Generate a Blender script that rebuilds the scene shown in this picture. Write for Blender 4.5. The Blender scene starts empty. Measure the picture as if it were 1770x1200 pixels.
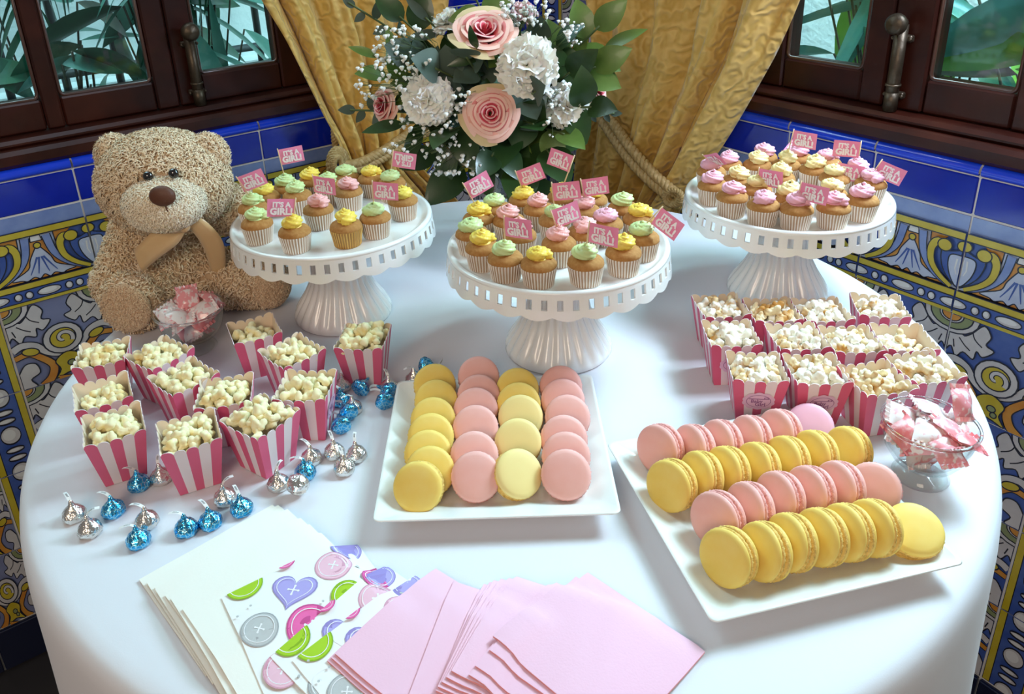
import bpy, math, random
from mathutils import Vector, Matrix
PI = math.pi; sin = math.sin; cos = math.cos
random.seed(7)
S = bpy.context.scene
TZ = 0.75                        # height of the table top above the floor
# ---------------------------------------------------------------- camera
FPX = 1400.0; PITCH = .3958; ROLL = -.0455; CAMH = .5007
SHX, SHY = 44.8, -212.7          # the photo is an off-centre crop
cam_d = bpy.data.cameras.new('camera'); cam = bpy.data.objects.new('camera', cam_d)
S.collection.objects.link(cam); S.camera = cam
cam_d.sensor_width = 36; cam_d.lens = FPX / 1770 * 36
cam_d.shift_x = SHX / 1770; cam_d.shift_y = SHY / 1770
cam_d.clip_start = .02; cam_d.clip_end = 60
FW = Vector((0, cos(PITCH), -sin(PITCH))); RT = Vector((1, 0, 0)); UP = RT.cross(FW)
RT, UP = cos(ROLL) * RT + sin(ROLL) * UP, -sin(ROLL) * RT + cos(ROLL) * UP
CAM = Vector((0, 0, TZ + CAMH))
cam.matrix_world = Matrix(((RT.x, UP.x, -FW.x, CAM.x), (RT.y, UP.y, -FW.y, CAM.y), (RT.z, UP.z, -FW.z, CAM.z), (0, 0, 0, 1)))
# ---------------------------------------------------------------- world, lights, exposure
w = bpy.data.worlds.new('sky'); S.world = w; w.use_nodes = True
bg = w.node_tree.nodes['Background']; bg.inputs[0].default_value = (1.0, .955, .91, 1); bg.inputs[1].default_value = .17
def area(name, loc, target, sx, sy, power, col):
    d = bpy.data.lights.new(name, 'AREA'); d.shape = 'RECTANGLE'; d.size = sx; d.size_y = sy; d.energy = power; d.color = col
    o = bpy.data.objects.new(name, d); S.collection.objects.link(o); o.location = loc
    o.rotation_euler = (Vector(target) - Vector(loc)).to_track_quat('-Z', 'Y').to_euler(); return o
area('daylight_from_right_window', (.74, .90, TZ + .66), (.0, .70, TZ), .30, .24, 10.0, (.66, .78, 1.0))
area('daylight_from_left_window', (-.52, 1.24, TZ + .98), (.05, .75, TZ), .45, .45, 2.0, (.66, .83, 1.0))
area('warm_room_lamp', (-.55, -1.45, TZ + 1.35), (0, .8, TZ), 1.0, .8, 20.0, (1.0, .81, .63))
area('daylight_over_left_garden', (-1.35, 1.75, TZ + 1.9), (-1.15, 2.1, TZ + .2), 1.6, .8, 50, (.86, .96, 1.0))
area('daylight_over_right_garden', (1.65, 1.35, TZ + 1.9), (1.75, 1.6, TZ + .2), 1.6, .8, 170, (.92, .99, 1.0))
vs = S.view_settings; vs.view_transform = 'Standard'; vs.look = 'None'; vs.gamma = 1; vs.use_curve_mapping = False; vs.exposure = 0.06
# ---------------------------------------------------------------- placing helpers (rays onto real planes)
def ray(px, py):
    return (FW * FPX + RT * (px - (885 - SHX)) - UP * (py - (600 + SHY))).normalized()
def at(px, py, h=0.0):           # point at height h above the table top
    d = ray(px, py); return CAM + d * ((TZ + h - CAM.z) / d.z)
def vt(px, py, Y):               # point on the upright plane y = Y
    d = ray(px, py); return CAM + d * (Y / d.y)
def onp(px, py, n, c):
    d = ray(px, py); return CAM + d * ((c - CAM.dot(n)) / d.dot(n))
def scr(p):
    d = Vector(p) - CAM; z = d.dot(FW); return (885 - SHX + FPX * d.dot(RT) / z, 600 + SHY - FPX * d.dot(UP) / z)
# ---------------------------------------------------------------- materials
M = {}
def mat(name, col, rough=.5, metal=0, spec=.5, noise=None, bump=None, trans=0, coat=0, sss=0, alpha=None, emit=None, sheen=0):
    """noise=(scale, colour2, contrast lo, hi); bump=(scale, strength, distance)"""
    m = bpy.data.materials.new(name); m.use_nodes = True; nt = m.node_tree; p = nt.nodes['Principled BSDF']
    c = (*col, 1) if len(col) == 3 else col
    p.inputs['Base Color'].default_value = c; p.inputs['Roughness'].default_value = rough; p.inputs['Metallic'].default_value = metal
    p.inputs['Specular IOR Level'].default_value = spec; p.inputs['Transmission Weight'].default_value = trans
    p.inputs['Coat Weight'].default_value = coat; p.inputs['Sheen Weight'].default_value = sheen
    if sss:
        p.inputs['Subsurface Weight'].default_value = sss; p.inputs['Subsurface Radius'].default_value = (.004, .003, .002)
        p.inputs['Subsurface Scale'].default_value = .6
    if noise or bump:
        tc = nt.nodes.new('ShaderNodeTexCoord')
    if noise:
        n = nt.nodes.new('ShaderNodeTexNoise'); n.inputs['Scale'].default_value = noise[0]; n.inputs['Detail'].default_value = 4
        nt.links.new(tc.outputs['Object'], n.inputs['Vector'])
        r = nt.nodes.new('ShaderNodeValToRGB'); r.color_ramp.elements[0].position = noise[2]; r.color_ramp.elements[1].position = noise[3]
        r.color_ramp.elements[0].color = c; r.color_ramp.elements[1].color = (*noise[1], 1)
        nt.links.new(n.outputs['Fac'], r.inputs['Fac']); nt.links.new(r.outputs['Color'], p.inputs['Base Color'])
    if bump:
        n = nt.nodes.new('ShaderNodeTexNoise'); n.inputs['Scale'].default_value = bump[0]; n.inputs['Detail'].default_value = 3
        nt.links.new(tc.outputs['Object'], n.inputs['Vector'])
        b = nt.nodes.new('ShaderNodeBump'); b.inputs['Strength'].default_value = bump[1]; b.inputs['Distance'].default_value = bump[2]
        nt.links.new(n.outputs['Fac'], b.inputs['Height']); nt.links.new(b.outputs['Normal'], p.inputs['Normal'])
    M[name] = m; return m
def thin_glass(name, tint, refl=.08):
    m = bpy.data.materials.new(name); m.use_nodes = True; nt = m.node_tree; nt.nodes.clear()
    o = nt.nodes.new('ShaderNodeOutputMaterial'); t = nt.nodes.new('ShaderNodeBsdfTransparent'); g = nt.nodes.new('ShaderNodeBsdfGlossy')
    mx = nt.nodes.new('ShaderNodeMixShader'); lw0 = nt.nodes.new('ShaderNodeLayerWeight'); lw = nt.nodes.new('ShaderNodeMapRange'); pw = nt.nodes.new('ShaderNodeMath'); pw.operation = 'POWER'; pw.inputs[1].default_value = 3.5; lw.inputs['To Min'].default_value = .04; lw.inputs['To Max'].default_value = .75; nt.links.new(lw0.outputs['Facing'], pw.inputs[0]); nt.links.new(pw.outputs[0], lw.inputs['Value'])
    t.inputs[0].default_value = (*tint, 1); g.inputs['Roughness'].default_value = .03
    nt.links.new(lw.outputs[0], mx.inputs[0]); nt.links.new(t.outputs[0], mx.inputs[1]); nt.links.new(g.outputs[0], mx.inputs[2])
    nt.links.new(mx.outputs[0], o.inputs[0]); M[name] = m; return m
# ---------------------------------------------------------------- mesh collecting
class MB:
    def __init__(s): s.v = []; s.f = []; s.m = []; s.sm = []
    def add(s, vs, fs, mi=0, smooth=True):
        b = len(s.v); s.v += [tuple(q) for q in vs]
        for f in fs: s.f.append(tuple(b + i for i in f)); s.m.append(mi); s.sm.append(smooth)
        return s
    def box(s, c, d, mi=0, rot=None, bev=0):
        hx, hy, hz = d[0] / 2, d[1] / 2, d[2] / 2; vs = []
        if bev:
            b = min(bev, hx * .9, hy * .9, hz * .9)
            for sx in (-1, 1):
                for sy in (-1, 1):
                    for sz in (-1, 1):
                        vs += [(sx * hx, sy * (hy - b), sz * (hz - b)), (sx * (hx - b), sy * hy, sz * (hz - b)), (sx * (hx - b), sy * (hy - b), sz * hz)]
            def id_(sx, sy, sz, k): return ((sx > 0) * 4 + (sy > 0) * 2 + (sz > 0)) * 3 + k
            fs = []
            for a in (-1, 1):
                q = [id_(a, -1, -1, 0), id_(a, 1, -1, 0), id_(a, 1, 1, 0), id_(a, -1, 1, 0)]; fs.append(q if a > 0 else q[::-1])
                q = [id_(-1, a, -1, 1), id_(1, a, -1, 1), id_(1, a, 1, 1), id_(-1, a, 1, 1)]; fs.append(q[::-1] if a > 0 else q)
                q = [id_(-1, -1, a, 2), id_(1, -1, a, 2), id_(1, 1, a, 2), id_(-1, 1, a, 2)]; fs.append(q if a > 0 else q[::-1])
            for a in (-1, 1):
                for c2 in (-1, 1):
                    q = [id_(a, c2, -1, 0), id_(a, c2, 1, 0), id_(a, c2, 1, 1), id_(a, c2, -1, 1)]; fs.append(q if a * c2 < 0 else q[::-1]); fs[-1] = fs[-1][::-1]
                    q = [id_(a, -1, c2, 0), id_(a, 1, c2, 0), id_(a, 1, c2, 2), id_(a, -1, c2, 2)]; fs.append(q[::-1] if a * c2 > 0 else q)
                    q = [id_(-1, a, c2, 1), id_(1, a, c2, 1), id_(1, a, c2, 2), id_(-1, a, c2, 2)]; fs.append(q if a * c2 > 0 else q[::-1])
                    for d2 in (-1, 1):
                        q = [id_(a, c2, d2, 0), id_(a, c2, d2, 1), id_(a, c2, d2, 2)]; fs.append(q if a * c2 * d2 > 0 else q[::-1])
        else:
            vs = [(sx * hx, sy * hy, sz * hz) for sx in (-1, 1) for sy in (-1, 1) for sz in (-1, 1)]
            fs = [(0, 1, 3, 2), (4, 6, 7, 5), (0, 4, 5, 1), (2, 3, 7, 6), (0, 2, 6, 4), (1, 5, 7, 3)]
        vs = [Vector(q) for q in vs]
        if rot is not None: vs = [rot @ q for q in vs]
        c = Vector(c); return s.add([q + c for q in vs], fs, mi, False)
    def lathe(s, prof, n=32, c=(0, 0, 0), mi=0, rf=None, close=False, smooth=True):
        """prof: (r, z) list; rf(theta, i) multiplies r"""
        vs = []; fs = []; k = len(prof)
        for j in range(n):
            t = 2 * PI * j / n
            for i, (r, z) in enumerate(prof):
                q = r * (rf(t, i) if rf else 1); vs.append((c[0] + q * cos(t), c[1] + q * sin(t), c[2] + z))
        for j in range(n):
            j2 = (j + 1) % n
            for i in range(k - 1 + (1 if close else 0)):
                i2 = (i + 1) % k; fs.append((j * k + i, j2 * k + i, j2 * k + i2, j * k + i2))
        return s.add(vs, fs, mi, smooth)
    def tube(s, pts, rad, n=8, mi=0, caps=True):
        pts = [Vector(p) for p in pts]; m = len(pts)
        if not hasattr(rad, '__len__'): rad = [rad] * m
        vs = []; fs = []; u = None
        for i, p in enumerate(pts):
            t = (pts[min(i + 1, m - 1)] - pts[max(i - 1, 0)]).normalized()
            if u is None: u = t.orthogonal().normalized()
            else:
                u = u - t * u.dot(t); u = u.normalized() if u.length > 1e-6 else t.orthogonal().normalized()
            v = t.cross(u)
            for j in range(n):
                a = 2 * PI * j / n; vs.append(p + (u * cos(a) + v * sin(a)) * rad[i])
        for i in range(m - 1):
            for j in range(n):
                j2 = (j + 1) % n; fs.append((i * n + j, i * n + j2, (i + 1) * n + j2, (i + 1) * n + j))
        if caps: fs.append(tuple(range(n))[::-1]); fs.append(tuple((m - 1) * n + j for j in range(n)))
        return s.add(vs, fs, mi)
    def grid(s, fn, nu, nv, mi=0, close_u=False, smooth=True):
        vs = [fn(i / nu, j / nv) for j in range(nv + 1) for i in range(nu + (0 if close_u else 1))]
        w_ = nu if close_u else nu + 1; fs = []
        for j in range(nv):
            for i in range(nu):
                i2 = (i + 1) % w_; fs.append((j * w_ + i, j * w_ + i2, (j + 1) * w_ + i2, (j + 1) * w_ + i))
        return s.add(vs, fs, mi, smooth)
    def ball(s, c, r, mi=0, nu=16, nv=10, rot=None, fn=None):
        if not hasattr(r, '__len__'): r = (r, r, r)
        c = Vector(c); vs = []; fs = []
        for j in range(nv + 1):
            a = PI * j / nv - PI / 2
            for i in range(nu):
                t = 2 * PI * i / nu; d = Vector((cos(a) * cos(t), cos(a) * sin(t), sin(a)))
                k = fn(d) if fn else 1; q = Vector((d.x * r[0] * k, d.y * r[1] * k, d.z * r[2] * k))
                vs.append(c + (rot @ q if rot is not None else q))
        for j in range(nv):
            for i in range(nu):
                i2 = (i + 1) % nu; fs.append((j * nu + i, j * nu + i2, (j + 1) * nu + i2, (j + 1) * nu + i))
        return s.add(vs, fs, mi)
    def mesh(s, name, mats):
        me = bpy.data.meshes.new(name); me.from_pydata(s.v, [], s.f)
        for m_ in (mats if isinstance(mats, (list, tuple)) else [mats]): me.materials.append(M[m_])
        me.polygons.foreach_set('material_index', s.m); me.polygons.foreach_set('use_smooth', s.sm); me.validate(); me.update(); return me
    def build(s, name, mats, parent=None): return obj(name, s.mesh(name, mats), parent)
LINK = S.collection.objects.link
def obj(name, me, parent=None):
    o = bpy.data.objects.new(name, me); LINK(o)
    if parent is not None: o.parent = parent
    return o
def tag(o, label=None, cat=None, group=None, kind=None):
    if label: o['label'] = label
    if cat: o['category'] = cat
    if group: o['group'] = group
    if kind: o['kind'] = kind
    return o
def thing(name, label, cat, loc=(0, 0, 0), rz=0, group=None):
    o = bpy.data.objects.new(name, None); LINK(o); o.location = loc; o.rotation_euler = (0, 0, rz); o.empty_display_size = .02
    return tag(o, label, cat, group)
def copy_tree(o, parent=None):
    c = o.copy(); LINK(c)
    if parent is not None: c.parent = parent
    for ch in KIDS.get(o.name, []): copy_tree(ch, c)
    return c
KIDS = {}
def protos():                      # remember which parts belong to which prototype
    KIDS.clear()
    for o in bpy.data.objects:
        if o.parent: KIDS.setdefault(o.parent.name, []).append(o)
ORD = ['first', 'second', 'third', 'fourth', 'fifth', 'sixth', 'seventh', 'eighth', 'ninth', 'tenth', 'eleventh', 'twelfth', 'thirteenth', 'fourteenth', 'fifteenth', 'sixteenth', 'seventeenth', 'eighteenth', 'nineteenth', 'twentieth', 'twenty-first', 'twenty-second', 'twenty-third', 'twenty-fourth']
def catmull(pts, n=6, closed=False):
    pts = [Vector(p) for p in pts]; m = len(pts); out = []
    for i in range(m if closed else m - 1):
        if closed: a, b, c, d = pts[(i - 1) % m], pts[i], pts[(i + 1) % m], pts[(i + 2) % m]
        else: a, b, c, d = pts[max(i - 1, 0)], pts[i], pts[i + 1], pts[min(i + 2, m - 1)]
        for k in range(n):
            t = k / n; out.append(.5 * ((2 * b) + (c - a) * t + (2 * a - 5 * b + 4 * c - d) * t * t + (3 * b - a - 3 * c + d) * t ** 3))
    if not closed: out.append(pts[-1])
    return out
def text_mesh(txt, size, matname, extrude=.00015, offset=0, shear=0, space=1.0):
    c = bpy.data.curves.new('t', 'FONT'); c.body = txt; c.size = size; c.extrude = extrude; c.offset = offset; c.shear = shear
    c.align_x = 'CENTER'; c.align_y = 'CENTER'; c.resolution_u = 2; c.space_character = space
    o = bpy.data.objects.new('t', c); LINK(o); dg = bpy.context.evaluated_depsgraph_get()
    me = bpy.data.meshes.new_from_object(o.evaluated_get(dg)); bpy.data.objects.remove(o); bpy.data.curves.remove(c)
    me.materials.clear(); me.materials.append(M[matname]); return me
# ================================================================= palette
mat('cloth', (.74, .735, .785), .8, sheen=.2, bump=(900, .12, .0004))
mat('china', (.86, .85, .83), .22, coat=.5)
mat('plate_white', (.84, .85, .82), .18, coat=.4)
mat('wood_dark', (.022, .0045, .003), .34, spec=.3, coat=.06, noise=(14, (.050, .010, .005), .35, .7))
mat('wood_bead', (.06, .022, .014), .3, coat=.3)
mat('bronze', (.075, .055, .035), .42, metal=.7, bump=(120, .3, .002), noise=(40, (.16, .12, .08), .5, .8))
thin_glass('window_glass', (.72, .93, .95))
mat('grout', (.72, .70, .66), .9)
mat('glaze_blue', (.004, .020, .40), .10, coat=.2, noise=(9, (.003, .012, .26), .4, .7))
mat('glaze_blue_cap', (.010, .055, .72), .08, coat=.3)
mat('paint_band', (.16, .23, .50), .12, coat=.4, noise=(30, (.24, .32, .58), .35, .7))
mat('paint_blue', (.03, .07, .30), .12, coat=.4, noise=(26, (.09, .15, .42), .3, .75))
mat('paint_pale', (.40, .46, .64), .12, coat=.4, noise=(30, (.52, .57, .70), .3, .7))
mat('paint_grey', (.50, .48, .50), .12, coat=.4, noise=(30, (.62, .60, .60), .3, .7))
mat('paint_slate', (.16, .18, .33), .12, coat=.4, noise=(20, (.22, .25, .42), .3, .7))
mat('paint_white', (.72, .72, .72), .12, coat=.4)
mat('paint_yellow', (.50, .38, .02), .12, coat=.4, noise=(35, (.58, .47, .05), .3, .7))
mat('paint_orange', (.55, .20, .025), .12, coat=.4, noise=(35, (.62, .30, .05), .3, .7))
mat('paint_olive', (.24, .28, .13), .12, coat=.4)
mat('paint_line', (.012, .012, .025), .15, coat=.4)
mat('glaze_navy', (.006, .010, .035), .15, coat=.5)
mat('plaster', (.62, .60, .55), .9)
mat('floor_tile', (.03, .028, .03), .35)
PAINTS = ['grout', 'paint_band', 'paint_blue', 'paint_pale', 'paint_grey', 'paint_slate', 'paint_white', 'paint_yellow', 'paint_orange', 'paint_olive', 'paint_line']
PI_ = {n.replace('paint_', ''): i for i, n in enumerate(PAINTS)}
# ================================================================= hand-painted tiles
class Paint:
    """flat painting on one tile: u in -.5..5, v in 0..1; every stroke is a thin layer of glaze"""
    def __init__(s, w_, h_, base): s.w = w_; s.h = h_; s.k = 1; s.mb = MB(); s.mb.box((0, -.003, h_ / 2), (w_, .006, h_), PI_[base])
    def clip(s, P):
        for ax, sg, lim in ((0, 1, .5), (0, -1, .5), (1, 1, 1), (1, -1, 0)):
            out = []
            for i in range(len(P)):
                a, b = P[i - 1], P[i]; da = lim - sg * a[ax]; db = lim - sg * b[ax]
                if (da >= 0) != (db >= 0):
                    t = da / (da - db); out.append((a[0] + (b[0] - a[0]) * t, a[1] + (b[1] - a[1]) * t))
                if db >= 0: out.append(b)
            P = out
            if not P: return P
        return P
    def _add(s, P, c):
        P = s.clip([(p[0], p[1]) for p in P]); q = []
        for p in P:
            if not q or abs(p[0] - q[-1][0]) + abs(p[1] - q[-1][1]) > 1e-4: q.append(p)
        if len(q) > 2 and abs(q[0][0] - q[-1][0]) + abs(q[0][1] - q[-1][1]) < 1e-4: q.pop()
        if len(q) < 3: return
        y = -.006 - s.k * .00007
        s.mb.add([(p[0] * s.w, y, p[1] * s.h) for p in q], [tuple(range(len(q)))], PI_[c], False)
    def fill(s, P, c, line=.012):
        s._add(P, c); s.k += 1
        if line: s.stroke(list(P) + [P[0]], 'line', line)
    def stroke(s, P, c, w_, w1=None, line=0):
        if line: s.stroke(P, 'line', w_ + line, (w1 + line) if w1 is not None else None)
        m = len(P); w1 = w_ if w1 is None else w1; L = []
        for i in range(m):
            a, b = P[max(i - 1, 0)], P[min(i + 1, m - 1)]; dx, dy = b[0] - a[0], b[1] - a[1]; l = math.hypot(dx, dy) or 1
            ww = (w_ + (w1 - w_) * i / (m - 1)) / 2; L.append(((P[i][0] - dy / l * ww, P[i][1] + dx / l * ww), (P[i][0] + dy / l * ww, P[i][1] - dx / l * ww)))
        for i in range(m - 1): s._add([L[i][0], L[i + 1][0], L[i + 1][1], L[i][1]], c)
        s.k += 1
    def disc(s, x, y, rx, ry, c, line=.012, a=0, n=20):
        s.fill([(x + rx * cos(2 * PI * i / n) * cos(a) - ry * sin(2 * PI * i / n) * sin(a), y + rx * cos(2 * PI * i / n) * sin(a) + ry * sin(2 * PI * i / n) * cos(a)) for i in range(n)], c, line)
    def sym(s, fn):
        for sg in (1, -1): fn(lambda P: [(sg * x, y) for x, y in P], sg)
def sp(P, n=5, closed=False): return [(p.x, p.y) for p in catmull([(x, y, 0) for x, y in P], n, closed)]
def spiral(x, y, r0, r1, a0, a1, n=22): return [(x + (r0 + (r1 - r0) * i / n) * cos(a0 + (a1 - a0) * i / n), y + (r0 + (r1 - r0) * i / n) * sin(a0 + (a1 - a0) * i / n)) for i in range(n + 1)]
TW = .1445 - .0028
def beads(p, v0, v1, ground='blue'):
    p.fill([(-.5, v0), (.5, v0), (.5, v1), (-.5, v1)], ground, .01); vm = (v0 + v1) / 2; r = (v1 - v0) * .36
    for x in (-.5, 0, .5):
        p.disc(x, vm, .115, r, 'grey', .012); p.disc(x - .012, vm + .008, .085, r * .6, 'white', 0)
    for x in (-.3, -.195, .195, .3):
        p.disc(x, vm, .036, r * .9, 'grey', .012); p.disc(x - .006, vm + .006, .022, r * .55, 'white', 0)
def frieze_tile():
    p = Paint(TW, .1435, 'blue')
    p.fill([(-.5, .84), (.5, .84), (.5, 1), (-.5, 1)], 'band', 0)
    for sg in (1, -1):
        X = lambda P: [(sg * x, y) for x, y in P]
        p.fill(X([(.12, .77), (.36, .77), (.26, .66), (.2, .6)]), 'orange', .01)
    p.fill([(-.17, .77)] + sp([(-.17, .77), (-.19, .58), (-.28, .40), (-.5, .26)]) + [(-.5, .24), (.5, .24)] + sp([(.5, .26), (.28, .40), (.19, .58), (.17, .77)]), 'pale')
    p.fill(sp([(-.075, .69), (-.12, .52), (-.22, .38), (-.42, .25)]) + sp([(.42, .25), (.22, .38), (.12, .52), (.075, .69)]), 'orange')
    p.fill(sp([(-.03, .60), (-.10, .48), (-.14, .38), (-.31, .29), (-.22, .27), (-.17, .25), (-.10, .28), (-.05, .25), (0, .29), (.05, .25), (.10, .28), (.17, .25), (.22, .27), (.31, .29), (.14, .38), (.10, .48), (.03, .60), (0, .62)], 4, True), 'pale', .012)
    for x in (-.1, -.04, .04, .1): p.stroke(sp([(x * .3, .5), (x * .8, .4), (x * 1.3, .31)]), 'blue', .022, .008)
    p.fill([(-.055, .685), (.055, .685), (.045, .75), (-.045, .75)], 'white', .012); p.disc(0, .635, .034, .034, 'yellow')
    for cx in (-.5, .5):
        for sg in (1, -1):
            X = lambda P: [(cx + sg * x, y) for x, y in P]
            p.stroke(X(sp([(.40, .74), (.36, .52), (.24, .36), (.06, .255)])), 'band', .075, .03, .02)
            p.fill(X(sp([(0, .66), (.10, .62), (.19, .60), (.17, .46), (.10, .35), (0, .27)])), 'blue', .012)
        p.fill([(cx + x, y) for x, y in sp([(0, .60), (.10, .585), (.115, .50), (.08, .38), (0, .28), (-.08, .38), (-.115, .50), (-.10, .585)], 4, True)], 'pale', .012)
        for x in (-.035, 0, .035): p.stroke([(cx + x, .56), (cx + x * 1.2, .46), (cx + x * .6, .40)], 'white', .018, .008)
        for sg in (1, -1):
            X = lambda P: [(cx + sg * x, y) for x, y in P]
            p.stroke(X(sp([(.16, .63), (.24, .68), (.29, .60), (.27, .46), (.18, .35), (.05, .265)])), 'yellow', .085, .035, .02)
            p.disc(cx + sg * .17, .665, .068, .062, 'yellow')
        p.disc(cx, .70, .055, .052, 'yellow')
    for v0, v1 in ((.765, .84), (.175, .245), (0, .04)): p.fill([(-.5, v0), (.5, v0), (.5, v1), (-.5, v1)], 'yellow', 0)
    for v in (.765, .84, .245, .175, .04): p.stroke([(-.5, v), (.5, v)], 'line', .010)
    beads(p, .042, .172); return p.mb.mesh('frieze_tile', PAINTS)
def scroll_tile(ground):
    p = Paint(TW, .1425, ground)
    def half(X, sg):
        p.fill(X(sp([(.50, .99), (.40, .98), (.37, .82), (.30, .86), (.20, .99), (.12, .90), (.15, .80), (.07, .76), (.16, .66), (.22, .70), (.24, .60), (.34, .64), (.40, .56), (.46, .66), (.50, .60)], 4)) , 'grey', .014)
        for q in ([(.30, .92), (.26, .82), (.18, .76)], [(.40, .78), (.34, .72), (.28, .68)], [(.45, .74), (.43, .66)]): p.stroke(X(sp(q)), 'line', .012)
        p.disc(sg * .5, 1.0, .26, .20, 'grey', .014); p.disc(sg * .5, 1.0, .20, .155, 'olive', .014); p.disc(sg * .5, 1.0, .11, .09, 'grey', .012); p.disc(sg * .5, 1.0, .085, .07, 'orange', .012)
        p.fill(X(sp([(.50, .20), (.42, .30), (.32, .28), (.30, .16), (.40, .10), (.36, 0), (.50, 0)], 4)), 'grey', .014)
        p.stroke(X(sp([(.50, .40), (.36, .42), (.26, .34), (.16, .20), (.20, .06), (.30, -.02)])), 'orange', .055, .085, .022)
        p.stroke(X(sp([(.5, .50), (.40, .54), (.28, .50), (.20, .40), (.12, .34), (0, .30)])), 'grey', .075, .06, .022)
        p.disc(sg * .335, .44, .085, .048, 'yellow', .014, sg * .35)
    p.sym(half)
    p.disc(0, .50, .20, .19, 'grey', .016); p.disc(0, .50, .13, .125, 'yellow', .014)
    p.stroke(spiral(.005, .50, .10, .02, -.6, 4.6), 'grey', .04, .025, .02)
    p.fill(sp([(0, .32), (.13, .24), (.10, .12), (.16, .02), (0, .06), (-.16, .02), (-.10, .12), (-.13, .24)], 4, True), 'yellow', .014)
    p.disc(.02, .17, .04, .035, 'olive', .012); p.disc(.05, .11, .03, .03, 'olive', .012)
    p.stroke(sp([(-.14, .02), (-.07, .0), (.0, -.02)]), 'orange', .05, None, .02)
    return p.mb.mesh('scroll_tile', PAINTS)
def border_tile():
    p = Paint(TW * .44, .1429, 'slate')
    for sg in (1, -1): p.fill([(sg * .34, 0), (sg * .5, 0), (sg * .5, 1), (sg * .34, 1)], 'yellow', .02)
    p.fill([(-.33, 0), (.33, 0), (.33, 1), (-.33, 1)], 'blue', 0)
    for y in (.0, .5, 1.0): p.disc(0, y, .22, .115, 'grey', .02); p.disc(-.03, y + .01, .14, .07, 'white', 0)
    for y in (.195, .305, .695, .805): p.disc(0, y, .20, .036, 'grey', .02); p.disc(-.02, y, .12, .02, 'white', 0)
    return p.mb.mesh('border_tile', PAINTS)
T_FRIEZE = frieze_tile(); T_SL = scroll_tile('slate'); T_SB = scroll_tile('blue'); T_BORD = border_tile()
def tilebox(w_, h_, t, m_, bev=.0012): return MB().box((0, -t / 2, h_ / 2), (w_, t, h_), 0, None, bev).mesh(m_, [m_])
T_BLUE = tilebox(TW, .0515, .007, 'glaze_blue')
def cap_mesh():
    m = MB(); pr = [(-.007, 0), (-.010, .003), (-.0105, .008), (-.008, .013), (-.003, .0165), (.012, .0175)]
    m.add([(x, y, z) for x in (-TW / 2, TW / 2) for y, z in pr], [(i, i + 1, 6 + i + 1, 6 + i) for i in range(5)] + [(0, 6, 11, 5)]); return m.mesh('cap', ['glaze_blue_cap'])
T_CAP = cap_mesh(); T_NAVY = tilebox(TW, .085, .012, 'glaze_navy'); T_BCOL = tilebox(TW, .1429, .007, 'glaze_blue')
# ================================================================= walls
TC = Vector((.0103, .8165, 0)); AL = math.radians(34.4); AR = AL - PI / 2
def wall_frame(o, ang, c):
    n = Vector((-sin(ang), cos(ang), 0)); o.location = Vector((TC.x, TC.y, TZ)) + n * (c - n.dot(TC)); o.rotation_euler = (0, 0, ang); return n
def make_wall(name, ang, c, s0, s1, p0, p1, joint, pitch, ground, label):
    m = MB(); low = .137
    m.box(((s0 + s1) / 2, .0577, (low - .75) / 2), (s1 - s0, .1246, .75 + low))             # parapet under the window
    m.box(((p0 + p1) / 2, .0577, (low + 1.7) / 2), (p1 - p0, .1244, 1.7 - low))            # pier in the corner
    e = s0 if abs(p0 - s0) > .1 else s1; g = e + (.06 if e == s0 else -.06)
    m.box((g, .0601, (low + 1.7) / 2), (.12, .12, 1.7 - low)); m.box(((s0 + s1) / 2, .0601, 1.52), (s1 - s0 - .01, .121, .36))
    W = m.build(name, ['grout']); tag(W, label, 'wall', kind='structure'); n = wall_frame(W, ang, c)
    fx = pitch / .1445; k0 = math.floor((s0 - joint) / pitch) ; k = k0
    def put(nm, me, x, z, sx=1.0):
        o = obj(nm, me, W); o.location = (x, 0, z); o.scale = (fx * sx, 1, 1); return o
    while joint + k * pitch < s1:
        a = joint + k * pitch; b = a + pitch; a2, b2 = max(a, s0), min(b, s1); k += 1
        if b2 - a2 < .02: continue
        x = (a2 + b2) / 2; sx = (b2 - a2) / pitch
        if a2 < p0 - .03 or b2 > p1 + .03 or True:
            put('cap_tile', T_CAP, x, .1225, sx)
        put('blue_tile', T_BLUE, x, .0685, sx)
        put('frieze_tile', T_FRIEZE, x, -.0785, sx)
        for r in range(4):
            z = -.2235 - .1445 * r
            if name == 'wall_left' and abs(b - (-.4657)) < .02:
                o = obj('border_tile', T_BORD, W); o.location = (b - pitch * .23, 0, z); o.scale = (fx, 1, 1)
                o = obj('scroll_tile', T_SL, W); o.location = (a + pitch * .27, 0, z); o.scale = (fx * .53, 1, 1)
            elif name == 'wall_right' and abs(a - .3618) < .02:
                o = obj('border_tile', T_BORD, W); o.location = (a + pitch * .23, 0, z)
                o = obj('scroll_tile', T_SB, W); o.location = (b - pitch * .27, 0, z); o.scale = (.53, 1, 1)
            else: put('scroll_tile', T_SL if ground == 'slate' else T_SB, x, z, sx)
        put('base_tile', T_NAVY, x, -.746, sx)
    return W
WL = make_wall('wall_left', AL, 1.364, -1.05, .6316, .22, .6316, -.3147, .151, 'slate', 'tiled wall below the left window, blue tiles over painted frieze')
WR = make_wall('wall_right', AR, 1.1014, -.6964, .95, -.6964, -.27, .2173, .1445, 'blue', 'tiled wall below the right window, blue tiles over painted frieze')
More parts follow.
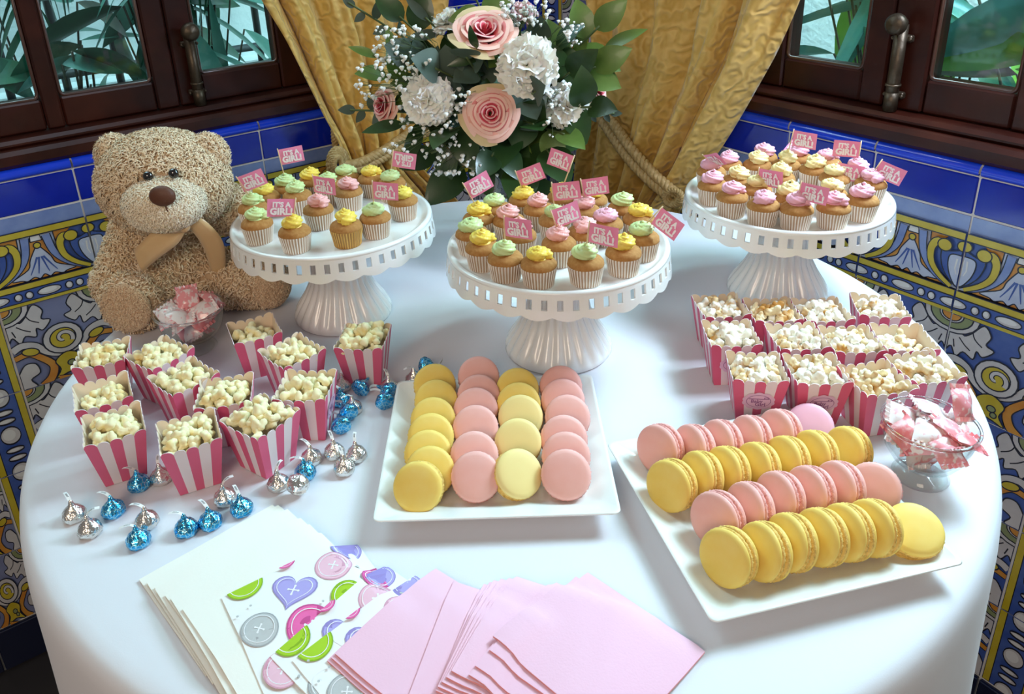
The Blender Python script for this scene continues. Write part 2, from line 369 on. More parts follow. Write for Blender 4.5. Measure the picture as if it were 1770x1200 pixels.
# the corner pier: column of blue tiles on the left wall, bordered painted tiles on the right wall
for r in range(7):
    z = .142 + .145 * r
    for k in range(2):
        o = obj('pier_tile', T_BCOL, WL); o.location = (.6316 - .0755 - .151 * k, 0, z); o.scale = (1.04, 1, 1)
    o = obj('pier_border_tile', T_BORD, WR); o.location = (-.6964 + .040, 0, z)
    for k in range(2):
        o = obj('pier_scroll_tile', T_SL, WR); o.location = (-.6964 + .147 + .1445 * k, 0, z)
fl = MB().box((0, .6, -.02), (4.4, 3.6, .04)).build('floor', ['floor_tile']); tag(fl, 'dark floor under the table', 'floor', kind='structure')
# ================================================================= windows
def make_window(name, W, label, panes, stiles, x0, x1, bolt_s):
    R = thing(name, label, 'window'); R['kind'] = 'structure'; R.location = W.location; R.rotation_euler = W.rotation_euler
    ztop = 1.30
    m = MB(); m.box(((x0 + x1) / 2, .045, .152), (x1 - x0, .115, .026), 0, None, .006); m.build('sill', ['wood_dark'], R)
    m = MB(); m.box(((x0 + x1) / 2, .035, .1705), (x1 - x0, .06, .013), 0, None, .005); m.build('sill_moulding', ['wood_dark'], R)
    for a, b in stiles:
        MB().box(((a + b) / 2, .055, (.178 + ztop) / 2), (b - a - .0015, .045, ztop - .178), 0, None, .003).build('stile', ['wood_dark'], R)
    for a, b in panes:
        MB().box(((a + b) / 2, .056, .2015), (b - a, .043, .047), 0, None, .003).build('bottom_rail', ['wood_dark'], R)
        MB().box(((a + b) / 2, .056, ztop - .02), (b - a, .043, .04), 0, None, .003).build('top_rail', ['wood_dark'], R)
        g = MB(); g.box(((a + b) / 2, .062, (.225 + ztop - .04) / 2), (b - a + .004, .003, ztop - .265)); g.build('pane', ['window_glass'], R)
        m = MB(); q = .008; z0, z1 = .226, ztop - .042; P = [(a + .002, .040, z1), (a + .002, .040, z0 + q), (a + .004, .040, z0 + .003), (a + q, .040, z0), (b - q, .040, z0), (b - .004, .040, z0 + .003), (b - .002, .040, z0 + q), (b - .002, .040, z1)]
        m.tube(P, .0032, 6); m.build('glazing_bead', ['wood_bead'], R)
    bo = MB(); bo.tube([(bolt_s, .018, .178), (bolt_s, .018, .300)], .0088, 14); bo.tube([(bolt_s, .018, .180), (bolt_s, .018, .205)], .0098, 14); bo.tube([(bolt_s, .018, .214), (bolt_s, .018, .217)], .0106, 14)
    b_ = bo.build('bolt', ['bronze'], R)
    c = MB(); c.tube([(bolt_s, .022, .300), (bolt_s, -.004, .300)], .0062, 10); c.lathe([(0, .012), (.009, .0105), (.0135, .006), (.0145, 0), (.012, -.004), (0, -.005)], 20)
    cv = MB(); cv.tube([(bolt_s, .022, .302), (bolt_s, .004, .302)], .0065, 10)
    pr = [(0, -.008), (.010, -.0065), (.0145, -.002), (.0150, .004), (.012, .008)]
    vs = []; 
    for j in range(20):
        for r, y in pr: vs.append((bolt_s + r * cos(2 * PI * j / 20), y, .302 + r * sin(2 * PI * j / 20)))
    cv.add(vs, [(j * 5 + i, ((j + 1) % 20) * 5 + i, ((j + 1) % 20) * 5 + i + 1, j * 5 + i + 1) for j in range(20) for i in range(4)])
    cv.build('bolt_cap', ['bronze'], b_)
    for z in (.200, .280):
        k = MB(); k.box((bolt_s, .028, z), (.026, .010, .010), 0, None, .002)
        for sx in (-.0125, .0125): k.ball((bolt_s + sx, .021, z), .0028, 0, 8, 6)
        k.build('bracket', ['bronze'], b_)
    return R
make_window('window_1', WL, 'dark wooden casement window over the teddy bear', [(-.49, -.33), (-.303, -.162), (-.084, .057), (-.68, -.53)], [(-.33, -.303), (-.162, -.125), (-.125, -.084), (.057, .225), (-.53, -.49), (-.72, -.68), (-.935, -.72)], -.935, .225, -.097)
make_window('window_2', WR, 'dark wooden casement window over the pink frosted cupcakes', [(-.123, .011), (.107, .223), (.25, .385), (.46, .62)], [(-.275, -.123), (.011, .049), (.049, .107), (.223, .25), (.385, .425), (.425, .46), (.62, .835)], -.275, .835, .070)
# ================================================================= garden outside
mat('garden_wall', (.62, .68, .70), .95, noise=(5, (.76, .80, .80), .3, .7), bump=(40, .5, .01))
mat('rail_paint', (.04, .045, .05), .5)
mat('leaf_deep', (.015, .075, .045), .35, coat=.2, noise=(18, (.03, .13, .06), .3, .7))
mat('leaf_teal', (.06, .22, .17), .3, coat=.3, noise=(15, (.16, .38, .30), .3, .75))
mat('leaf_bright', (.10, .30, .035), .35, noise=(15, (.20, .42, .05), .3, .7))
mat('leaf_dry', (.07, .075, .06), .5, noise=(20, (.16, .15, .11), .3, .7))
mat('stem_brown', (.06, .045, .03), .7)
for W, nm, lab in ((WL, 'garden_wall', 'pale rough garden wall seen through the left window'), (WR, 'garden_wall', 'pale garden wall seen through the right window')):
    g = MB(); g.box((-.1 if W is WL else .2, 1.25, .6), (3.6, .08, 2.6)); g.box((-.1 if W is WL else .2, 1.17, -.02 if W is WL else -.3), (3.6, .10, .10))
    o = g.build(nm, ['garden_wall']); tag(o, lab, 'wall', kind='structure'); o.location = W.location; o.rotation_euler = W.rotation_euler
def wpt(W, s, y, z): return W.matrix_basis @ Vector((s, y, z))
rl = thing('garden_railing', 'dark metal railing outside the left window', 'railing', WL.location, AL)
for i in range(14):
    MB().tube([(-.95 + .13 * i, .95, .05), (-.95 + .13 * i, .95, .95)], .010, 6).build('bar', ['rail_paint'], rl)
MB().tube([(-1.0, .95, .10), (.9, .95, .10)], .012, 6).build('lower_rail', ['rail_paint'], rl); MB().tube([(-1.0, .95, .95), (.9, .95, .95)], .014, 6).build('upper_rail', ['rail_paint'], rl)
def leaf_mb(L, wd, bend=.3, fold=.15, n=8, taper=1.0):
    m = MB(); vs = []
    for i in range(n + 1):
        t = i / n; hw = wd / 2 * max(.02, sin(PI * t ** taper) ** .8); x = L * t; z = -bend * L * t * t
        vs += [(x, -hw, z + fold * hw), (x, 0, z), (x, hw, z + fold * hw)]
    return m.add(vs, [(3 * i + k, 3 * i + k + 1, 3 * i + 4 + k, 3 * i + 3 + k) for i in range(n) for k in (0, 1)])
def aim(o, p, d, up=Vector((0, 0, 1)), roll=0):
    d = Vector(d).normalized(); y = up.cross(d); y = y.normalized() if y.length > 1e-4 else Vector((0, 1, 0)); z = d.cross(y)
    mm = Matrix((d, y, z)).transposed().to_4x4(); mm.translation = p
    o.matrix_local = mm @ Matrix.Rotation(roll, 4, 'X'); return o
BL = {(k, m_): leaf_mb(*a).mesh('leaf', [m_]) for k, a in {'big': (.21, .072, .25, .2), 'strap': (.34, .028, .5, .3), 'frond': (.16, .016, .3, .2), 'mid': (.13, .055, .3, .2)}.items() for m_ in ('leaf_deep', 'leaf_teal', 'leaf_bright', 'leaf_dry')}
def plant(W, name, label, base, leaves, group='plants outside the windows'):
    """leaves: (kind, material, s, y, z, ds, dy, dz, roll) in the wall's own frame"""
    t = thing(name, label, 'plant', W.matrix_basis @ Vector(base), W.rotation_euler.z, group); b = Vector(base)
    for k, m_, s, y, z, ds, dy, dz, rl_ in leaves:
        P = Vector((s, y, z)) - b; d = Vector((ds, dy, dz))
        MB().tube(catmull([(0, 0, 0), P * .5 + Vector((0, .02, .02)), P], 4), .0022, 5).build('stalk', ['stem_brown'], t)
        o = obj('leaf', BL[k, m_], t); aim(o, P, d, roll=rl_)
    return t
rnd = random.Random(3)
plant(WR, 'broad_leaf_plant', 'teal broad-leaved plant pressed behind the right window pane', (.30, .24, -.30), [('big', 'leaf_teal', .245, .13, .345, -1, .05, -.42, 1.0), ('big', 'leaf_bright', .22, .15, .265, -1, .05, -.10, 1.1), ('mid', 'leaf_bright', .20, .14, .26, .3, 0, -.3, .8), ('big', 'leaf_deep', .40, .15, .36, -.7, 0, -.6, .8), ('big', 'leaf_bright', .02, .15, .50, .05, -.05, -1, .5), ('mid', 'leaf_bright', .16, .26, .42, -.3, 0, -1, .4)])
plant(WR, 'dry_leaf_plant', 'dark leafy shrub with drooping leaves behind the right window', (.42, .34, -.30), [('mid', 'leaf_dry', .27, .17, .36, -.35, 0, -1, .6), ('mid', 'leaf_dry', .24, .20, .33, -.1, 0, -1, -.4), ('mid', 'leaf_dry', .15, .22, .50, .1, 0, -1, .4), ('mid', 'leaf_deep', .22, .24, .47, -.9, 0, -.5, 1), ('big', 'leaf_dry', .32, .22, .40, -.4, 0, -1, .3), ('mid', 'leaf_dry', .30, .19, .30, -.8, 0, -.7, .6), ('strap', 'leaf_teal', .24, .2, .55, .3, 0, -1, .5)])
plant(WR, 'strap_leaf_plant', 'pale strap-leaved plant behind the window beside the right curtain', (-.06, .30, -.30), [('big', 'leaf_teal', -.16, .20, .40, .8, 0, -.5, .8), ('strap', 'leaf_teal', -.14, .18, .44, .6, .1, -.6, .6), ('strap', 'leaf_teal', -.12, .20, .36, .9, 0, -.2, .8), ('strap', 'leaf_deep', -.15, .22, .47, .7, 0, -.9, .3), ('big', 'leaf_deep', -.02, .26, .47, -.1, 0, -1, .4), ('strap', 'leaf_teal', .04, .24, .30, -1, 0, .1, .6), ('strap', 'leaf_teal', -.05, .19, .50, .15, 0, -1, .3), ('strap', 'leaf_teal', -.13, .17, .40, .9, 0, -.45, .9), ('strap', 'leaf_deep', -.10, .21, .50, .3, 0, -1, .2), ('strap', 'leaf_teal', .02, .18, .46, -.6, 0, -.8, .7), ('strap', 'leaf_deep', -.16, .19, .31, 1, 0, .05, .8), ('mid', 'leaf_deep', -.07, .17, .33, .4, 0, -1, .5), ('mid', 'leaf_bright', -.01, .14, .43, .1, 0, -1, .4), ('big', 'leaf_deep', -.18, .28, .33, 1, 0, -.1, .9)])
def frond(W, label, root, tip, n, m_):
    a = Vector(root); b = Vector(tip); t = thing('palm_frond', label, 'plant', W.matrix_basis @ a, W.rotation_euler.z, 'palm fronds outside the left window')
    rib = catmull([(0, 0, 0), (b - a) * .5 + Vector((0, 0, .06)), b - a], 8); MB().tube(rib, .004, 5).build('rib', ['stem_brown'], t)
    for i in range(n):
        f = .2 + .8 * i / n; P = rib[int(f * (len(rib) - 1))]; d = (b - a).normalized()
        for sg in (-1, 1):
            o = obj('leaflet', BL['frond', m_], t); aim(o, P, d + Vector((-d.z, 0, d.x)) * sg * (1.1 - .3 * f) + Vector((0, rnd.uniform(-.2, .2), -.3)), roll=rnd.uniform(-.6, .6))
frond(WL, 'teal palm frond arching to the left behind the left window', (-.10, .40, .50), (-.42, .36, .40), 9, 'leaf_teal')
frond(WL, 'dark palm frond hanging behind the middle of the left window', (-.20, .38, .52), (-.27, .34, .30), 8, 'leaf_deep')
frond(WL, 'pale palm frond drooping beside the left window bolt', (.02, .34, .52), (-.10, .30, .32), 8, 'leaf_teal')
frond(WL, 'dark palm frond low behind the pane next to the left curtain', (.10, .36, .48), (-.02, .32, .28), 9, 'leaf_deep')
plant(WL, 'rubber_plant', 'low dark green broad-leaved plant at the sill outside the left window', (-.25, .26, -.30), [('mid', 'leaf_deep', -.23, .20, .275, -1, .1, -.15, .9), ('mid', 'leaf_deep', -.25, .18, .27, .8, -.1, -.25, -.7), ('mid', 'leaf_teal', -.27, .18, .25, 1, 0, -.02, .8), ('mid', 'leaf_teal', -.22, .2, .25, -1, 0, -.05, .7), ('mid', 'leaf_deep', -.41, .18, .29, .7, 0, -.5, .8), ('mid', 'leaf_deep', -.43, .18, .25, 1, 0, .1, .8)])
plant(WL, 'strap_leaf_plant', 'tall yellowish strap-leaved plant outside the left window beside the leftmost pane', (-.47, .30, -.30), [('strap', 'leaf_bright', -.47, .22, .50, .25, 0, -1, .3), ('strap', 'leaf_teal', -.50, .22, .46, .5, 0, -1, .2), ('big', 'leaf_teal', -.52, .25, .36, .8, 0, -.5, .7)])
plant(WL, 'dense_shrub', 'dense green shrub outside the pane next to the left curtain', (.0, .42, -.3), [('big', 'leaf_teal', .05, .40, .50, -.6, 0, -1, .4), ('big', 'leaf_deep', -.06, .42, .44, .5, 0, -.8, .7), ('big', 'leaf_deep', .08, .38, .38, -1, 0, -.3, .9), ('mid', 'leaf_bright', -.08, .30, .47, .1, 0, -1, .3), ('strap', 'leaf_teal', .0, .34, .54, .15, 0, -1, .2), ('big', 'leaf_deep', .12, .44, .30, -1, 0, .2, .8), ('big', 'leaf_deep', -.05, .45, .33, 1, 0, -.1, .8)])

def scatter(W, name, label, base, box, n, kinds, mats, seed):
    r_ = random.Random(seed); L = []
    for k in range(n):
        s_, y, z = (r_.uniform(box[i], box[i + 3]) for i in range(3)); L.append((r_.choice(kinds), r_.choice(mats), s_, y, z, r_.uniform(-1, 1), r_.uniform(-.2, .2), r_.uniform(-1, .2), r_.uniform(.3, 1.1)))
    plant(W, name, label, base, L)
scatter(WL, 'leafy_shrub', 'thick dark foliage filling the pane beside the left curtain', (.02, .5, -.3), (-.14, .28, .06, .18, .60, .36), 30, ('big', 'big', 'strap'), ('leaf_deep', 'leaf_deep', 'leaf_teal'), 1)
scatter(WL, 'leafy_vine', 'loose hanging leaves outside the middle pane of the left window', (-.25, .6, -.3), (-.40, .35, .12, -.16, .60, .36), 8, ('frond', 'mid', 'strap'), ('leaf_deep', 'leaf_teal', 'leaf_dry'), 2)
scatter(WR, 'leafy_shrub', 'thick teal foliage filling the pane beside the right curtain', (-.05, .45, -.3), (-.20, .22, .08, .02, .55, .34), 16, ('strap', 'big', 'mid'), ('leaf_teal', 'leaf_deep', 'leaf_teal', 'leaf_bright'), 3)
scatter(WR, 'leafy_vine', 'mixed dark and bright leaves outside the right pane of the right window', (.2, .5, -.3), (.08, .20, .12, .34, .50, .34), 10, ('mid', 'mid', 'frond'), ('leaf_dry', 'leaf_dry', 'leaf_bright', 'leaf_deep'), 4)
# ================================================================= table and cloth
def T(x, y, h=0): return Vector((x, y, TZ + h))
tb = thing('round_table', 'round table hidden under the white tablecloth', 'table', (TC.x, TC.y, 0))
MB().lathe([(0, .715), (.49, .715), (.492, .720), (.492, .736), (.488, .742), (0, .742)], 64).build('table_top', ['wood_dark'], tb)
MB().lathe([(0, 0), (.24, 0), (.24, .02), (.06, .05), (.045, .10), (.045, .66), (.12, .715)], 32).build('pedestal', ['wood_dark'], tb)
def cloth():
    m = MB(); N = 220; rings = [0, .10, .2, .3, .38, .44, .47, .485]
    prof = [(r, 0.0) for r in rings] + [(.494, -.001), (.4995, -.004), (.503, -.010), (.505, -.020)] + [(.506, -.035 - .045 * i) for i in range(15)]
    r_ = random.Random(5); ph = [r_.uniform(0, 6.28) for _ in range(4)]
    vs = []
    for j in range(N):
        t = 2 * PI * j / N
        for r, z in prof:
            q = min(1, max(0, (-z - .005) / .45)); fold = .5 * sin(9 * t + ph[0]) + .3 * sin(14 * t + ph[1]) + .35 * sin(5 * t + ph[2]) + .18 * sin(23 * t + ph[3])
            rr = r + (.004 + .030 * q) * fold * q ** .6 + .012 * q
            zz = z + (0 if r > .46 else .0004 * sin(17 * r + 3 * t) * (r > .05))
            vs.append((rr * cos(t), rr * sin(t), zz))
    k = len(prof); fs = [(j * k + i, ((j + 1) % N) * k + i, ((j + 1) % N) * k + i + 1, j * k + i + 1) for j in range(N) for i in range(k - 1)]
    return m.add(vs, fs)
tc = cloth().build('tablecloth', ['cloth']); tc.location = (TC.x, TC.y, TZ); tag(tc, 'white tablecloth draped over the round table', 'tablecloth')
# ================================================================= cake stands
SH, SR = .135, .1215
def make_stand():
    R = thing('cake_stand', '', 'cake stand')
    m = MB(); m.lathe([(0, SH - .006), (.108, SH - .006), (.113, SH - .0045), (.116, SH - .001), (.1185, SH), (SR, SH - .0012), (SR + .0008, SH - .004), (.118, SH - .0075), (.05, SH - .010), (0, SH - .010)], 96); m.build('plate', ['china'], R)
    # pierced, scalloped skirt
    N = 50; m = MB(); z0, z1, zb, zt = SH - .003, SH - .0085, SH - .0195, SH - .0085
    def prof(t, z, rr):
        f = (SH - z) / .031; r = rr + .0035 * sin(f * 1.2) ; return (r * cos(t), r * sin(t), z)
    def bot(t): return SH - .0265 - .0042 * abs(sin(t * N / 4))
    for rr, flip in ((SR, 0), (SR - .0022, 1)):
        for j in range(N):
            t0 = 2 * PI * j / N; dt = 2 * PI / N; A = [t0, t0 + dt * .30, t0 + dt * .70, t0 + dt]
            for a in range(3):
                ta, tb_ = A[a], A[a + 1]; zs = [z0, z1, zb]
                cells = [(z0, z0, z1, z1), None if a == 1 else (z1, z1, zb, zb)]
                for c in cells:
                    if c: m.add([prof(ta, c[0], rr), prof(tb_, c[1], rr), prof(tb_, c[2], rr), prof(ta, c[3], rr)], [(0, 1, 2, 3)])
                n2 = 2
                for q in range(n2):
                    u0 = ta + (tb_ - ta) * q / n2; u1 = ta + (tb_ - ta) * (q + 1) / n2
                    m.add([prof(u0, zb, rr), prof(u1, zb, rr), prof(u1, bot(u1), rr), prof(u0, bot(u0), rr)], [(0, 1, 2, 3)])
                    if flip: m.add([prof(u0, bot(u0), SR), prof(u1, bot(u1), SR), prof(u1, bot(u1), rr), prof(u0, bot(u0), rr)], [(0, 1, 2, 3)])
            if flip:
                a, b = A[1], A[2]
                for (ta, za), (tb_, zb_) in (((a, z1), (a, zb)), ((b, z1), (b, zb)), ((a, z1), (b, z1)), ((a, zb), (b, zb))):
                    m.add([prof(ta, za, SR), prof(tb_, zb_, SR), prof(tb_, zb_, rr), prof(ta, za, rr)], [(0, 1, 2, 3)])
    m.build('pierced_skirt', ['china'], R)
    def fl(t, i):
        a = FL[i]; return 1 + a * (abs(sin(12 * t)) - .6)
    P = [(.0, .128), (.030, .128), (.026, .120), (.025, .110), (.029, .098), (.033, .080), (.034, .066), (.037, .050), (.045, .034), (.054, .020), (.059, .012), (.061, .008), (.062, .003), (.060, 0), (0, 0)]
    FL = [0, 0, .02, .03, .05, .06, .07, .08, .09, .09, .06, .03, 0, 0, 0]
    MB().lathe(P, 144, rf=fl).build('pedestal', ['china'], R)
    return R
STP = [at(595, 541), at(965, 600), at(1342, 503)]
SN = ['left', 'middle', 'right']
SL = ['white pierced cake stand beside the teddy bear with green, yellow and pink cupcakes', 'white pierced cake stand in the middle below the flowers, holding the most cupcakes', 'white pierced cake stand with only pink and yellow cupcakes by the right wall']
protos(); st0 = make_stand(); protos(); STANDS = []
for i in range(3):
    o = st0 if i == 0 else copy_tree(st0)
    o.location = STP[i]; o.rotation_euler.z = [.1, .3, .7][i]; tag(o, SL[i], 'cake stand', 'white cake stands'); STANDS.append(o)
# ================================================================= cupcakes
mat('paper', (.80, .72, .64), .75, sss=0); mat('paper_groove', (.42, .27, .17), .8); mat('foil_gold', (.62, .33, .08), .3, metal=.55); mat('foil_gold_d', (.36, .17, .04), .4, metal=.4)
mat('sponge', (.40, .175, .04), .85, noise=(260, (.48, .24, .07), .4, .7), bump=(700, .4, .0006))
mat('icing_yellow', (.93, .68, .10), .45, sss=.15); mat('icing_green', (.62, .74, .33), .45, sss=.15); mat('icing_pink', (.90, .45, .42), .45, sss=.15); mat('icing_rose', (.90, .46, .56), .45, sss=.15)
mat('icing_cream', (.90, .74, .34), .45, sss=.15)
mat('pick_wood', (.72, .52, .30), .6); mat('flag_pink', (.86, .28, .46), .6); mat('flag_white', (.92, .86, .88), .6)
def liner_mesh(a, b):
    m = MB(); n = 34; vs = []
    for j in range(2 * n):
        t = PI * j / n; e = .00065 if j % 2 else -.0004
        for r, z in ((.0148 + e, 0), (.0163 + e, .010), (.0181 + e * 1.3, .0205)): vs.append((r * cos(t), r * sin(t), z))
    for j in range(2 * n):
        k = (j + 1) % (2 * n)
        for i in (0, 1): m.f.append((j * 3 + i, k * 3 + i, k * 3 + i + 1, j * 3 + i + 1)); m.m.append(0); m.sm.append(False)
    m.v = vs
    # grooves between the ridges
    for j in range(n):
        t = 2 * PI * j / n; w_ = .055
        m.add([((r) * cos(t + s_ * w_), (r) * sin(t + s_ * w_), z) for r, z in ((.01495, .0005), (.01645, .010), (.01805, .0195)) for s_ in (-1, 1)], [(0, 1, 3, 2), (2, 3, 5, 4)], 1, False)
    m.lathe([(.0148, .0003), (0, .0003)], 24); return m.mesh('liner', [a, b])
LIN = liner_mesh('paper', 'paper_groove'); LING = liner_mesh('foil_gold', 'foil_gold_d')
def sponge_mesh(): return MB().lathe([(.0150, .004), (.0172, .0185), (.0184, .0205), (.0180, .0235), (.0160, .0262), (.0110, .0285), (.005, .0294), (0, .0296)], 32, rf=lambda t, i: 1 + .012 * sin(5 * t + i)).mesh('cake', ['sponge'])
SPO = sponge_mesh()
def icing_mesh(m_, lob, tw, seed, tall):
    """piped swirl: a star-shaped rope coiled upwards"""
    r_ = random.Random(seed); m = MB(); ph = r_.uniform(0, 6); n = 50; k = 36; vs = []; turns = 2.15
    for i in range(n + 1):
        f = i / n; a = ph + 2 * PI * turns * f; R = .0084 * (1 - f) ** .8 + .0002; z = .0285 + (.0028 + .0078 * f) * tall; rad = .0064 - .0030 * f
        if i == 0: rad *= .25
        c = Vector((R * cos(a), R * sin(a), z)); rd_ = Vector((cos(a), sin(a), 0)); up_ = Vector((0, 0, 1))
        for j in range(k):
            b = 2 * PI * j / k; q = rad * (1 + .42 * (abs(cos(.5 * lob * (b + tw * 100 * f))) - .6)); vs.append(c + rd_ * q * cos(b) + up_ * q * sin(b) * .88)
    m.add(vs, [(i * k + j, i * k + (j + 1) % k, (i + 1) * k + (j + 1) % k, (i + 1) * k + j) for i in range(n) for j in range(k)] + [tuple(range(k))[::-1]])
    m.ball((.0004, 0, .0285 + .0128 * tall), (.0019, .0019, .0022), 0, 10, 6); m.lathe([(0, .030), (.009, .030), (.0095, .028)], 16)
    return m.mesh('icing', [m_])
ICING = {(c, q): icing_mesh('icing_' + c, (6, 7, 6)[q], (.10, .16, .13)[q], q * 11 + len(c), (1, .9, 1.1)[q]) for c in ('yellow', 'green', 'pink', 'rose', 'cream') for q in range(3)}
Z5 = lambda x, y: (380 + x / 4.425, 230 + y / 4.425); Z6 = lambda x, y: (760 + x / 4.0227, 230 + y / 4.0227); Z7 = lambda x, y: (1160 + x / 4.0227, 210 + y / 4.0227)
CUP = [
 (Z5, [('green', 305, 865), ('yellow', 590, 930), ('yellow', 980, 888), ('green', 1200, 820), ('yellow', 1410, 685), ('pink', 770, 755), ('pink', 995, 615), ('green', 240, 745), ('yellow', 310, 640), ('green', 610, 645), ('green', 500, 515), ('yellow', 680, 445), ('green', 800, 530), ('green', 1000, 420), ('yellow', 1215, 460), ('green', 1370, 530)]),
 (Z6, [('yellow', 240, 745), ('green', 155, 868), ('yellow', 262, 978), ('green', 447, 1050), ('yellow', 690, 1083), ('green', 1015, 1072), ('yellow', 1280, 1005), ('green', 1460, 905), ('yellow', 1440, 755), ('green', 1295, 680), ('yellow', 1085, 600), ('yellow', 860, 560), ('yellow', 560, 600), ('pink', 690, 690), ('green', 370, 680), ('pink', 470, 770), ('pink', 560, 878), ('green', 800, 770), ('pink', 830, 937), ('pink', 1010, 705), ('rose', 1150, 800), ('pink', 1010, 858)]),
 (Z7, [('rose', 190, 605), ('rose', 340, 705), ('rose', 595, 790), ('rose', 860, 810), ('rose', 1165, 795), ('rose', 1355, 722), ('rose', 1415, 590), ('cream', 815, 690), ('cream', 1095, 660), ('cream', 570, 625), ('cream', 465, 572), ('cream', 745, 545), ('cream', 590, 450), ('cream', 830, 440), ('cream', 1010, 470), ('cream', 1120, 540), ('rose', 605, 375), ('rose', 1080, 405), ('rose', 390, 450), ('rose', 190, 490), ('rose', 905, 385), ('rose', 1260, 515)])]
FLAGS = [  # stand, cupcake, pole top, end of the top edge (zoom coordinates), mirrored
 (0, 7, (128, 340), (345, 308), 0), (0, 10, (442, 128), (645, 105), 0), (0, 1, (580, 505), (358, 525), 2), (0, 5, (708, 325), (880, 345), 0), (0, 3, (1165, 370), (1355, 380), 0), (0, 15, (1325, 135), (1502, 155), 1),
 (1, 0, (162, 352), (338, 295), 0), (1, 12, (527, 268), (698, 197), 0), (1, 11, (935, 162), (765, 145), 2), (1, 17, (778, 350), (965, 308), 0), (1, 19, (980, 325), (1173, 333), 0), (1, 18, (772, 540), (970, 520), 0), (1, 3, (447, 583), (632, 540), 0), (1, 5, (1042, 620), (1248, 600), 0), (1, 7, (1545, 517), (1752, 553), 0),
 (2, 19, (222, 235), (358, 205), 0), (2, 20, (775, 205), (915, 168), 0), (2, 13, (853, 60), (1030, 32), 0), (2, 9, (612, 325), (788, 290), 0), (2, 21, (1322, 143), (1130, 128), 2), (2, 15, (1160, 285), (1355, 290), 0), (2, 3, (905, 420), (1102, 460), 0), (2, 6, (1465, 270), (1667, 315), 0)]
FLAGGED = {(s, c) for s, c, *_ in FLAGS}
ICN = {'yellow': 'yellow', 'green': 'green', 'pink': 'pink', 'rose': 'pink', 'cream': 'yellow'}
def flag_letters():
    a = text_mesh("IT'S A", .0082, 'flag_white', .0001, .00042); b = text_mesh("GIRL!", .0108, 'flag_white', .0001, .00055); m = MB()
    for me, dy in ((a, .0038), (b, -.0042)):
        m.add([(v.co.x, v.co.y + dy, v.co.z) for v in me.vertices], [tuple(p.vertices) for p in me.polygons], 0, False)
    xs = [v[0] for v in m.v]; c = (min(xs) + max(xs)) / 2; w_ = max(xs) - min(xs); m.v = [((v[0] - c) * .0245 / w_, v[1], v[2]) for v in m.v]; return m.mesh('lettering', ['flag_white'])
LET = flag_letters(); FWd, FHt = .0305, .0208
FLAGM = MB().grid(lambda u, v: (FWd * u, -FHt * v, .0009 * sin(u * 5) * u), 8, 2).mesh('flag', ['flag_pink'])
CPOS = {}
for si, (zf, L) in enumerate(CUP):
    c0 = STP[si]; P = []
    for col, x, y in L:
        px, py = zf(x, y); p = at(px, py - 10, SH - .005); P.append(Vector((p.x, p.y)))
    cc = Vector((c0.x, c0.y))
    for _ in range(60):
        for i in range(len(P)):
            for j in range(i):
                d = P[i] - P[j]; l = d.length
                if l < .0358: e = d / max(l, 1e-5) * (.0358 - l) * .5; P[i] += e; P[j] -= e
            d = P[i] - cc
            if d.length > .0935: P[i] = cc + d * .0935 / d.length
    byc = {}
    for i, (col, x, y) in enumerate(L): byc.setdefault(ICN[col], []).append((scr(T(P[i].x, P[i].y, SH + .03))[0], i))
    rank = {}
    for k, v in byc.items():
        for r, (_, i) in enumerate(sorted(v)): rank[i] = (r, len(v), k)
    for i, (col, x, y) in enumerate(L):
        r, n_, k = rank[i]
        lab = f'{k}-iced mini cupcake, {ORD[r]} {k} one from the left on the {SN[si]} cake stand'
        if si == 0 and i == 2: lab = 'yellow-iced mini cupcake in a shiny golden liner on the left cake stand'
        o = thing('mini_cupcake', lab, 'cupcake', T(P[i].x, P[i].y, SH - .0058), random.uniform(0, 6.28), f'mini cupcakes on the {SN[si]} cake stand')
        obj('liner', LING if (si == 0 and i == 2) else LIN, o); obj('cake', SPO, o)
        ic = obj('icing', ICING[col, random.randrange(3)], o); s_ = random.uniform(.94, 1.06); ic.scale = (s_, s_, 1); ic.location.z = .0285 * 0
        CPOS[si, i] = T(P[i].x, P[i].y, SH - .0058)
fr = {}
for si, ci, a, b, mir in FLAGS: fr.setdefault(si, []).append(a[0])
for si, ci, a, b, mir in FLAGS:
    zf = CUP[si][0]; B = CPOS[si, ci] + Vector((0, 0, .034)); v = Vector((B.x, B.y, 0)).normalized(); c = B.dot(v)
    A = onp(*zf(*a), v, c); E_ = onp(*zf(*b), v, c); up = (A - B).normalized(); L = (A - B).length
    ex = (E_ - A); ex = (ex - up * ex.dot(up) * .35); wd = min(max(ex.length, .022), .031)
    yaw = math.acos(min(1, wd / FWd)) * (1 if ci % 2 else -1); ex.normalize(); nz = ex.cross(up).normalized(); ex = (ex * cos(yaw) + nz * sin(yaw)).normalized(); up2 = up
    r = sorted(fr[si]).index(a[0])
    o = thing('toothpick_flag', f"pink It's a Girl toothpick flag, {ORD[r]} from the left on the {SN[si]} cake stand", 'flag', B - up * .012, 0, f'pink flags on the {SN[si]} cake stand')
    MB().tube([(0, 0, 0), up * (L + .0135)], .00075, 6).build('toothpick', ['pick_wood'], o)
    f = obj('flag', FLAGM, o); nz = ex.cross(up2)
    mm = Matrix((ex, up2, nz)).transposed().to_4x4(); mm.translation = up * (L + .012); f.matrix_local = mm
    t = obj('lettering', LET, f)
    if mir == 2: t.matrix_local = Matrix.Translation((FWd / 2, -FHt / 2, -.0013)) @ Matrix.Rotation(PI, 4, 'Y')      # flag flies to the left of its pick
    elif mir == 1: t.matrix_local = Matrix.Translation((FWd / 2, -FHt / 2, .0013)) @ Matrix.Rotation(PI, 4, 'Z')
    else: t.matrix_local = Matrix.Translation((FWd / 2, -FHt / 2, .0013))
